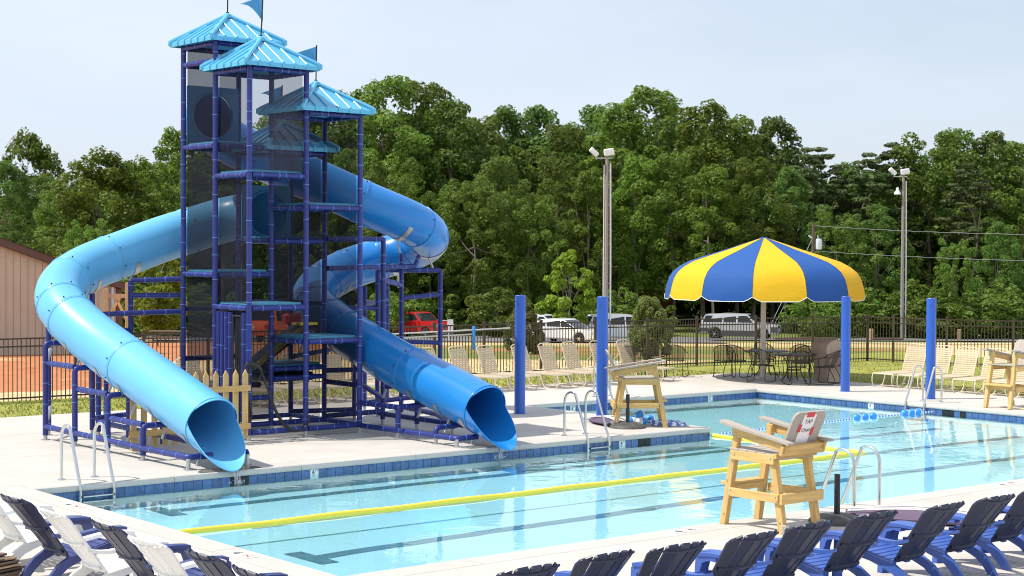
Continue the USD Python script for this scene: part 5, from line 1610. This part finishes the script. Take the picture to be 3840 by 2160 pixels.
# small brick house and a sign, bollards, bumpers
hs = thing('brick_house', 'small red brick house with a brown roof behind the white cars', 'house', far(lat_of(1592, 150), 150), YAW)
MB().box((0, 0, 1.55), (7, 6.5, 3.1)).build('wall', 'brick_red', hs)
MB().prism([(-3.7, 3.05), (3.7, 3.05), (0, 4.35)], (-3.9, 0, 0), (0, 1, 0), (0, 0, 1), (1, 0, 0), 7.8).build('roof', 'roof_brown', hs, False)
MB().box((-3.52, 1.0, 1.5), (.06, 1.2, 1.1)).box((-3.52, -1.4, 1.5), (.06, 1.2, 1.1)).build('window_pair', 'glass_dark', hs)
sg = thing('roadside_sign', 'small white sign board on thin white legs beyond the fence', 'sign', far(lat_of(1128, 100), 100), YAW)
MB().box((0, -.12, 1.0), (.04, .36, .72)).build('board', 'paper', sg)
for s in (-.02, .42):
    MB().tube((0, s, 0), (0, s, 1.35), .03, 6).build('leg', 'conduit', sg)
MB().tube((0, -.3, 1.3), (0, .42, 1.3), .025, 6).build('crossbar', 'conduit', sg)
for col, d, lab in ((2193, 114, 'square wooden bollard by the road left of the rightmost light pole'), (2414, 114, 'square wooden bollard by the road at the far right')):
    bb = thing('wooden_bollard', lab, 'bollard', far(lat_of(col, d), d), YAW)
    MB().box((0, 0, .42), (.24, .24, .84), None, .03).build('post', 'old_timber', bb)
for col, d, lab in ((2066, 113, 'low parking bumper left of the bollards'), (2235, 113.5, 'low parking bumper near the rightmost light pole'), (1990, 112.5, 'low parking bumper right of the silver off-roader')):
    bb = thing('parking_bumper', lab, 'parking bumper', far(lat_of(col, d), d, .07), YAW)
    MB().box((0, 0, .08), (.16, 2.2, .15), None, .04).build('bar', 'pole_dark', bb)

# ------------------------------------------------------------------ light poles, utility pole, wires
def light_pole(col, d, h, lab, small=False):
    t = thing('light_pole', lab, 'light pole', far(lat_of(col, d), d), 0, 'tall wooden floodlight poles')
    MB().path([(0, 0, 0), (0, 0, h * .5), (0, 0, h)], [.14, .12, .095], 12).build('pole', 'pole_wood', t)
    o = RH * .26
    MB().path([o * 1.0, o * .95 + [0, 0, h * .5], o * .8 + [0, 0, h - .5]], .055, 8).build('conduit', 'conduit', t)
    if not small:
        MB().path([-o * .7 + [0, 0, .5], -o * .65 + [0, 0, h - .6]], .04, 8).build('conduit', 'conduit', t)
    cl_ = MB()
    for k in range(1, 9):
        cl_.beam(-RH * .14 + [0, 0, h * k / 9.5], RH * .30 + [0, 0, h * k / 9.5], .05, .03)
    cl_.build('clamp', 'galv', t, False, kind='stuff')
    MB().beam(-RH * .75 + [0, 0, h - .18], RH * .3 + [0, 0, h - .18], .07, .07).build('crossarm', 'galv', t)
    for s, tilt in ((-.80, .75), (.12, -.15)):
        ax = unit(RH * math.cos(tilt) - np.array([0, 0, 1]) * math.sin(tilt))
        ay = unit(np.cross([0, 0, 1.], ax))
        c = RH * s + np.array([0, 0, h + .18])
        MB().box(c, (.62, .42, .42) if tilt < 0 else (.62, .42, .30), [ax, ay, np.cross(ax, ay)], .05).build('floodlight', 'lamp_white', t)
    if small:
        MB().lathe([(.0, .55), (.08, .5), (.12, .3), (.24, .12), (.26, 0), (0, .02)], -RH * .42 + np.array([0, 0, h - 1.5]), 14).build('hood_lamp', 'lamp_white', t)


light_pole(1525, 100.7, 11.5, 'tall floodlight pole rising behind the second blue post')
light_pole(2270, 121, 12.2, 'tall floodlight pole at the right with a small hooded lamp', True)
uh, ud = 8.6, 126
up_ = far(lat_of(2045, ud), ud)
ut = thing('utility_pole', 'dark utility pole with a grey transformer right of the umbrella top', 'utility pole', up_)
MB().path([(0, 0, 0), (0, 0, uh)], [.17, .12], 10).build('pole', 'pole_dark', ut)
MB().path([RH * .3, RH * .28 + [0, 0, uh * .45]], .05, 8).build('conduit', 'conduit', ut)
MB().lathe([(0, 0), (.24, .02), (.26, .08), (.26, .75), (.22, .84), (0, .86)], RH * .42 + np.array([0, 0, uh - 2.0]), 16).lathe([(.05, 0), (.05, .25), (0, .27)], RH * .34 + np.array([0, 0, uh - 1.16]), 8).build('transformer', 'lamp_white', ut)
MB().tube(-RH * .12 + [0, 0, uh - 1.1], -RH * .36 + [0, 0, uh - .9], .07, 8).build('cutout', 'lamp_white', ut)
def wire(name, lab, a, b_, sag, r=.016):
    a, b_ = np.array(a, float), np.array(b_, float)
    t = thing(name, lab, 'cable', a)
    q = [a + (b_ - a) * s - np.array([0, 0, 4 * sag * s * (1 - s)]) - a for s in np.linspace(0, 1, 24)]
    MB().path(q, r, 5).build('strand', 'wire', t)


e1 = far(lat_of(2900, 118), 118)
wire('overhead_wire', 'upper overhead wire running right from the utility pole', up_ + [0, 0, uh - .15], e1 + [0, 0, 7.7], .25)
wire('overhead_wire', 'lower overhead wire running right from the utility pole', up_ + [0, 0, uh - 2.1], e1 + [0, 0, 5.7], .2)
for k, s in enumerate((0, 1.0)):
    wire('guy_wire', ('left' if k == 0 else 'right') + ' guy wire slanting down from the utility pole behind the umbrella', up_ + [0, 0, uh - 1.0 - .9 * k], far(lat_of(1925 + 8 * k, 122), 122, .05), 0.0, .02)

# ------------------------------------------------------------------ trees and shrubs
def leaves(n, centers, radii, size, seed, squash=.85, droop=0.0, upb=.35):
    """leaf-sized quads on the skins of many small clumps"""
    r = np.random.default_rng(seed)
    k = r.choice(len(centers), n, p=radii ** 2 / (radii ** 2).sum())
    d = r.normal(size=(n, 3))
    d /= np.linalg.norm(d, axis=1)[:, None]
    d[:, 2] = np.where(r.random(n) < upb, np.abs(d[:, 2]), d[:, 2])
    rad = radii[k] * r.uniform(.55, 1.08, n) ** .5
    c = centers[k] + d * rad[:, None] * np.array([1, 1, squash])
    c[:, 2] -= droop * r.random(n) * radii[k]
    nrm = d * .8 + r.normal(0, .5, (n, 3)) + np.array([0, 0, .55])
    nrm /= np.linalg.norm(nrm, axis=1)[:, None]
    a = np.cross(nrm, r.normal(size=(n, 3)))
    a /= np.linalg.norm(a, axis=1)[:, None]
    b_ = np.cross(nrm, a)
    s = size * r.uniform(.6, 1.25, n)[:, None]
    v = np.stack([c - a * s * .5, c + b_ * s * .34, c + a * s * .5 + nrm * s * -.12, c - b_ * s * .34], 1)
    f = np.arange(4 * n).reshape(-1, 4)
    return v.reshape(-1, 3), f


def crown_clumps(h, w, base, nl, seed, shape='round', rmin=.5, rmax=1.1):
    r = np.random.default_rng(seed)
    C, R = [], []
    big = [(r.uniform(-.55, .55) * w, r.uniform(-.55, .55) * w, base + (h - base) * r.uniform(.25, .9)) for _ in range(7)]
    while len(C) < nl:
        t = r.random() ** .8
        z = base + (h - base) * t
        if shape == 'round':
            prof = math.sin(PI * min(max(t * .86 + .12, 0), 1)) ** .7
        elif shape == 'tall':
            prof = (math.sin(PI * min(t * .8 + .16, 1)) ** .6) * (1 - .25 * t)
        elif shape == 'cone':
            prof = max(.06, 1 - t) ** .75
        else:
            prof = .55 + .45 * math.sin(PI * t)
        a = r.uniform(0, 2 * PI)
        lob = 1 + .30 * math.sin(2 * a + seed) * math.sin(3 * t + seed) + .22 * math.sin(5 * a + 7 * t + seed)
        rr = w * prof * lob * r.uniform(.25, 1.0) ** .45
        C.append((rr * math.cos(a), rr * math.sin(a), z + r.normal(0, .25)))
        R.append(r.uniform(rmin, rmax) * (1 - .35 * t))
    return np.array(C), np.array(R)


def tree(name, label, cat, h, w, base, nl, n, seed, lm, bm='bark', shape='round', size=.34, trunk_r=.22, pos=(0, 0, 0), rmax=1.15, limbs=6, droop=0., group=None, sq=.85, rmin=.5):
    t = thing(name, label, cat, pos, 0, group)
    C, R = crown_clumps(h, w, base, nl, seed, shape, rmin, rmax)
    v, f = leaves(n, C, R, size, seed + 1, sq, droop)
    MB().add(v, f).build('crown', lm, t, False)
    r = np.random.default_rng(seed + 2)
    tr = MB()
    top_ = base + (h - base) * .7
    q = spl([(0, 0, -.2), (r.normal(0, .12), r.normal(0, .12), top_ * .35), (r.normal(0, .25), r.normal(0, .25), top_ * .7), (r.normal(0, .3), r.normal(0, .3), top_)], 12)
    tr.path(q, np.linspace(trunk_r, trunk_r * .25, 12), 8)
    for k in range(limbs):
        j = int(r.integers(3, 11))
        c = C[r.integers(len(C))]
        if c[2] < q[j][2] - 1.0:
            c = c + [0, 0, 2.0]
        tr.path(spl([q[j], q[j] * .5 + c * .5 + [0, 0, -.3], c], 7), np.linspace(trunk_r * .3, .02, 7), 5)
    tr.build('trunk', bm, t, 50)
    return t


# kinds (each is the first tree of its kind; the others refer to it)
spec = {
    'A': dict(h=18.5, w=5.4, base=3.2, nl=170, n=19000, seed=11, lm='leaf_mid', shape='round', size=.31, trunk_r=.26, rmax=1.35),
    'B': dict(h=19.5, w=4.4, base=4.0, nl=150, n=18000, seed=23, lm='leaf_light', shape='tall', size=.30, trunk_r=.22, rmax=1.2, bm='bark_pale'),
    'C': dict(h=17.5, w=5.2, base=2.4, nl=160, n=18000, seed=37, lm='leaf_dark', shape='round', size=.31, trunk_r=.25, rmax=1.3),
    'D': dict(h=15.0, w=5.2, base=.8, nl=170, n=19000, seed=51, lm='leaf_mid', shape='bush', size=.29, trunk_r=.2, rmax=1.15),
    'P': dict(h=17.0, w=3.0, base=6.0, nl=70, n=10000, seed=67, lm='leaf_pine', shape='tall', size=.28, trunk_r=.2, rmax=1.1, sq=.35),
    'S': dict(h=3.6, w=2.6, base=.2, nl=50, n=4200, seed=83, lm='leaf_mid', shape='round', size=.28, trunk_r=.07, rmax=.75, limbs=5),
    'W': dict(h=13.0, w=4.4, base=1.6, nl=120, n=16000, seed=97, lm='leaf_light', shape='round', size=.27, trunk_r=.16, rmax=1.0, droop=.9, rmin=.35),
}
KN = {'A': 'broadleaf_tree', 'B': 'tulip_tree', 'C': 'oak_tree', 'D': 'bushy_tree', 'P': 'pine_tree', 'S': 'understory_shrub', 'W': 'willowy_tree'}
first = {}
gi = 0


def plant(kind, col, d, topcol, label, wide=1.0, group=None):
    """topcol: height of its top above the ground in metres"""
    global gi
    gi += 1
    p = far(lat_of(col, d), d)
    s = spec[kind]
    k = topcol / s['h']
    rz = gi * 2.4
    if kind not in first:
        first[kind] = tree(KN[kind], label, 'shrub' if kind == 'S' else 'tree', **s)
        place(first[kind], p, rz, (k * wide, k * wide, k))
        if group:
            tag(first[kind], None, None, group)
    else:
        copy(first[kind], p, rz, label, group, (k * wide, k * wide, k))


def toph(y, d):          # tree height reaching the given skyline row at distance d
    return 3.25 + (949 - y * 1.4907) * d / 6140 - float(tz(d))


sky_row = [
    ('C', 8, 128, 425, 1.0, 'dark rounded tree at the far left edge above the tan building'), ('W', 75, 150, 352, .85, 'tall isolated tree crown standing out above the trees at far left'),
    ('C', 110, 132, 462, 1.1, 'dark rounded tree just right of the far left edge'), ('D', 165, 124, 500, .9, 'mid green tree above the roof edge of the tan building'),
    ('W', 262, 118, 398, 1.15, 'willowy tree left of the tower with drooping foliage'), ('W', 335, 122, 418, 1.05, 'willowy tree directly left of the tower, behind the other willowy one'),
    ('A', 395, 136, 415, .9, 'tree whose top fills the gap left of the tower'), ('B', 440, 132, 338, .95, 'tall tree touching the left edge of the tower'),
    ('A', 520, 140, 330, 1.0, 'tree behind the left half of the tower'), ('C', 610, 136, 345, 1.0, 'tree behind the middle of the tower netting'), ('A', 705, 140, 300, 1.0, 'tree behind the second tower roof'),
    ('C', 800, 136, 290, 1.0, 'tree behind the right tower posts'), ('A', 880, 142, 240, .9, 'tall tree half hidden by the right tower roof'),
    ('A', 975, 138, 204, 1.05, 'tallest broad tree just right of the tower roofs'), ('A', 1065, 142, 213, .95, 'tall broad tree right next to the tallest one by the tower'),
    ('C', 1130, 138, 272, .9, 'tree on the falling skyline right of the tall pair by the tower'), ('A', 1200, 144, 300, .95, 'tree at the first dip of the skyline'),
    ('C', 1275, 148, 285, .9, 'dark tree on the skyline above the first blue post'), ('C', 1345, 150, 283, .9, 'dark tree on the skyline between the two left blue posts'), ('A', 1425, 144, 318, .95, 'tree at the second dip of the skyline left of the light pole'),
    ('C', 1490, 150, 282, .85, 'dark tree on the skyline above the left light pole'), ('B', 1560, 142, 262, 1.0, 'light green tree on the skyline just right of the left light pole'),
    ('A', 1640, 144, 228, 1.1, 'large dome-shaped tree, highest on the skyline right of the light pole'), ('B', 1775, 138, 266, 1.1, 'tall light green tree above the left half of the umbrella'),
    ('B', 1850, 140, 298, 1.0, 'light green tree above the umbrella top'), ('C', 1945, 146, 308, 1.0, 'dark tree above the right half of the umbrella'), ('P', 2015, 138, 385, 1.1, 'pine left of the utility pole top'),
    ('P', 2070, 142, 383, 1.2, 'pine right above the utility pole'), ('C', 2125, 146, 418, 1.0, 'tree at the lowest dip of the right skyline'), ('P', 2175, 140, 396, 1.2, 'pine left of the right light pole'),
    ('P', 2255, 142, 372, 1.2, 'pine behind the top of the right light pole'), ('D', 2335, 142, 348, 1.0, 'green tree right of the right light pole on the skyline'), ('C', 2405, 146, 334, 1.0, 'tall dark tree on the right skyline'),
    ('P', 2440, 134, 420, 1.1, 'pine with a bare reddish trunk at the right'), ('C', 2490, 144, 340, 1.0, 'dark tree near the right edge of the skyline'), ('A', 2565, 142, 358, 1.0, 'tree at the right picture edge'),
]
mid_row = [
    ('D', 960, 126, 420, .8, 'yellowish green bushy tree behind the right slide loop'), ('D', 1085, 128, 480, .8, 'bushy tree right of the slide loop'), ('D', 1190, 124, 465, .95, 'large bushy tree with bright leaves before the wood, left of the first blue post'),
    ('A', 1255, 128, 400, .9, 'leafy tree above the first blue post'), ('D', 1330, 126, 500, .85, 'bushy tree between the two left blue posts'), ('A', 1400, 132, 400, .9, 'leafy tree left of the left light pole'),
    ('B', 1480, 130, 430, .9, 'light green tree directly left of the left light pole'), ('B', 1600, 132, 400, 1.0, 'light green tree right of the left light pole'), ('A', 1690, 132, 390, .95, 'leafy tree left above the umbrella'),
    ('B', 1790, 130, 420, 1.0, 'light green tree right behind the umbrella left side'), ('A', 1890, 132, 400, .95, 'leafy tree right behind the umbrella top'), ('C', 1975, 132, 430, .95, 'dark tree left of the utility pole'),
    ('D', 2100, 128, 540, .9, 'bushy tree right of the transformer'), ('C', 2200, 130, 520, .9, 'dark bushy tree left of the right light pole foot'), ('D', 2400, 124, 605, .7, 'small tree with orange-tinged tips above the rightmost blue post'),
    ('C', 2510, 128, 560, .9, 'dark tree at the right edge behind the small orange-tinged tree'), ('C', 40, 112, 560, .8, 'dark tree low behind the tan building roof'), ('D', 420, 112, 600, .7, 'bushy tree between the left slide and the tower'),
    ('D', 220, 112, 570, .8, 'bushy tree right above the left slide bend'), ('C', 560, 126, 480, .9, 'tree seen through the left tower netting'), ('A', 690, 128, 470, .9, 'tree seen through the middle tower netting'), ('C', 820, 126, 440, .9, 'tree seen through the right tower netting'),
    ('A', 900, 130, 380, .9, 'tree behind the upper run of the darker slide'),
]
for kd, col, d, y, wd, lab in sky_row + mid_row:
    plant(kd, col, d, toph(y, d), lab, wd)
# single small trees that stand clear of the wood
mp = tree('young_maple', 'small bright yellow-green maple between the two left blue posts', 'tree', 5.4, 1.75, 1.0, 60, 5200, 5, 'leaf_yellow', 'bark_pale', 'round', .24, .06, far(lat_of(1432, 104), 104), .55, 12, rmin=.25)
for k in range(7):
    pass
tree('young_maple', 'small yellow-green maple behind the left slide frame', 'tree', 4.9, 1.7, .7, 60, 5200, 6, 'leaf_yellow', 'bark_pale', 'round', .24, .06, far(lat_of(405, 92), 92), .55, 10, rmin=.25)


def cone_shrub(label, pos, h, w, seed):
    t = thing('evergreen_shrub', label, 'shrub', pos)
    r = np.random.default_rng(seed)
    C, R = [], []
    for k in range(90):
        z = r.random() ** 1.1 * h * .93
        prof = (1 - (z / h) ** 2.2) * (.78 + .22 * min(z / (.3 * h), 1))
        a = r.uniform(0, 2 * PI)
        C.append((w * prof * .82 * math.cos(a), w * prof * .82 * math.sin(a), z + .1))
        R.append(.17 * r.uniform(.7, 1.3))
    v, f = leaves(14000, np.array(C), np.array(R), .085, seed, 1.0, 0, .5)
    MB().add(v, f).build('crown', 'leaf_shrub', t, False)
    MB().path([(0, 0, -.1), (0, 0, h * .6), (0, 0, h * .9)], [.07, .05, .02], 7).build('trunk', 'bark', t)
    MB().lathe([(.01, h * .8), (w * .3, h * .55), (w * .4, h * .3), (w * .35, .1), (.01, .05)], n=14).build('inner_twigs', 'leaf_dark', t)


cone_shrub('rounded conical evergreen shrub behind the fence beside the dark patio chairs', far(lat_of(1636, 60), 60, .0), 2.25, .92, 4)
cone_shrub('round evergreen bush behind the fence by the first blue post', far(lat_of(1318, 66), 66), 1.95, .9, 9)
# undergrowth at the wood's edge
for k, (col, d, h, wd) in enumerate(((1255, 118, 3.4, 1.1), (1020, 122, 2.8, 1.2), (2055, 122, 3.0, 1.2), (2160, 125, 3.4, 1.2), (2310, 124, 4.0, 1.1), (2360, 122, 3.0, 1.3), (2460, 122, 3.4, 1.3), (2545, 123, 3.8, 1.2), (1620, 124, 2.6, 1.2), (1560, 122, 3.4, 1.1), (2250, 126, 3.0, 1.3), (480, 110, 3.4, 1.2), (330, 108, 3.6, 1.2), (90, 100, 3.4, 1.2), (960, 116, 3.0, 1.1))):
    labs = ['leafy bush at the foot of the wood by the first blue post', 'low bush behind the red pickup', 'bush under the right side of the umbrella', 'bush left of the right light pole, lower one', 'bush right of the right light pole foot', 'bush above the rightmost blue post foot', 'bush behind the right lifeguard chair',
            'bush at the right picture edge below the trees', 'bush left of the silver off-roader', 'bush behind the second blue post and light pole', 'bush directly behind the right light pole', 'bush seen through the left tower netting near the ground', 'bush behind the timber frame', 'bush behind the tan building', 'bush seen right of the tower foot']
    plant('S', col, d, h, labs[k], wd)
# the rest of the wood, deeper in: one mass
pi = UsdGeom.PointInstancer.Define(stage, '/World/deep_wood')
tag(pi, 'dense wood filling the background behind the front trees', 'wood', kind='stuff')
C, R = crown_clumps(17, 5.0, .5, 150, 201, 'bush', .7, 1.5)
v, f = leaves(9000, C, R, .5, 202, .85)
pm = MB().add(v, f).build('wood_tree', 'leaf_dark', pi.GetPrim(), False)
pr_ = np.random.default_rng(77)
pos_, sc_, ori = [], [], []
for d in (150, 158, 168):
    for lat in np.arange(-50, 56, 5.2):
        col = lat / d * 6140 / 1.4907 + 1288
        ysk = np.interp(col, [-200, 0, 135, 265, 450, 920, 1060, 1150, 1290, 1430, 1640, 1780, 1950, 2120, 2300, 2576, 2900], [430, 440, 475, 440, 400, 262, 255, 335, 325, 345, 275, 300, 345, 440, 395, 375, 370])
        h = toph(ysk + 14 + pr_.uniform(0, 30), d)
        if col < 150:
            h = min(h, toph(500, d))
        pos_.append(Gf.Vec3f(*far(lat + pr_.normal(0, 1), d + pr_.normal(0, 2)).tolist()))
        sc_.append(Gf.Vec3f(1.0, 1.0, h / 17.5))
        a = pr_.uniform(0, PI)
        ori.append(Gf.Quath(math.cos(a), 0, 0, math.sin(a)))
pi.CreatePrototypesRel().SetTargets([pm.GetPath()])
pi.CreateProtoIndicesAttr([0] * len(pos_))
pi.CreatePositionsAttr(pos_)
pi.CreateScalesAttr(sc_)
pi.CreateOrientationsAttr(ori)
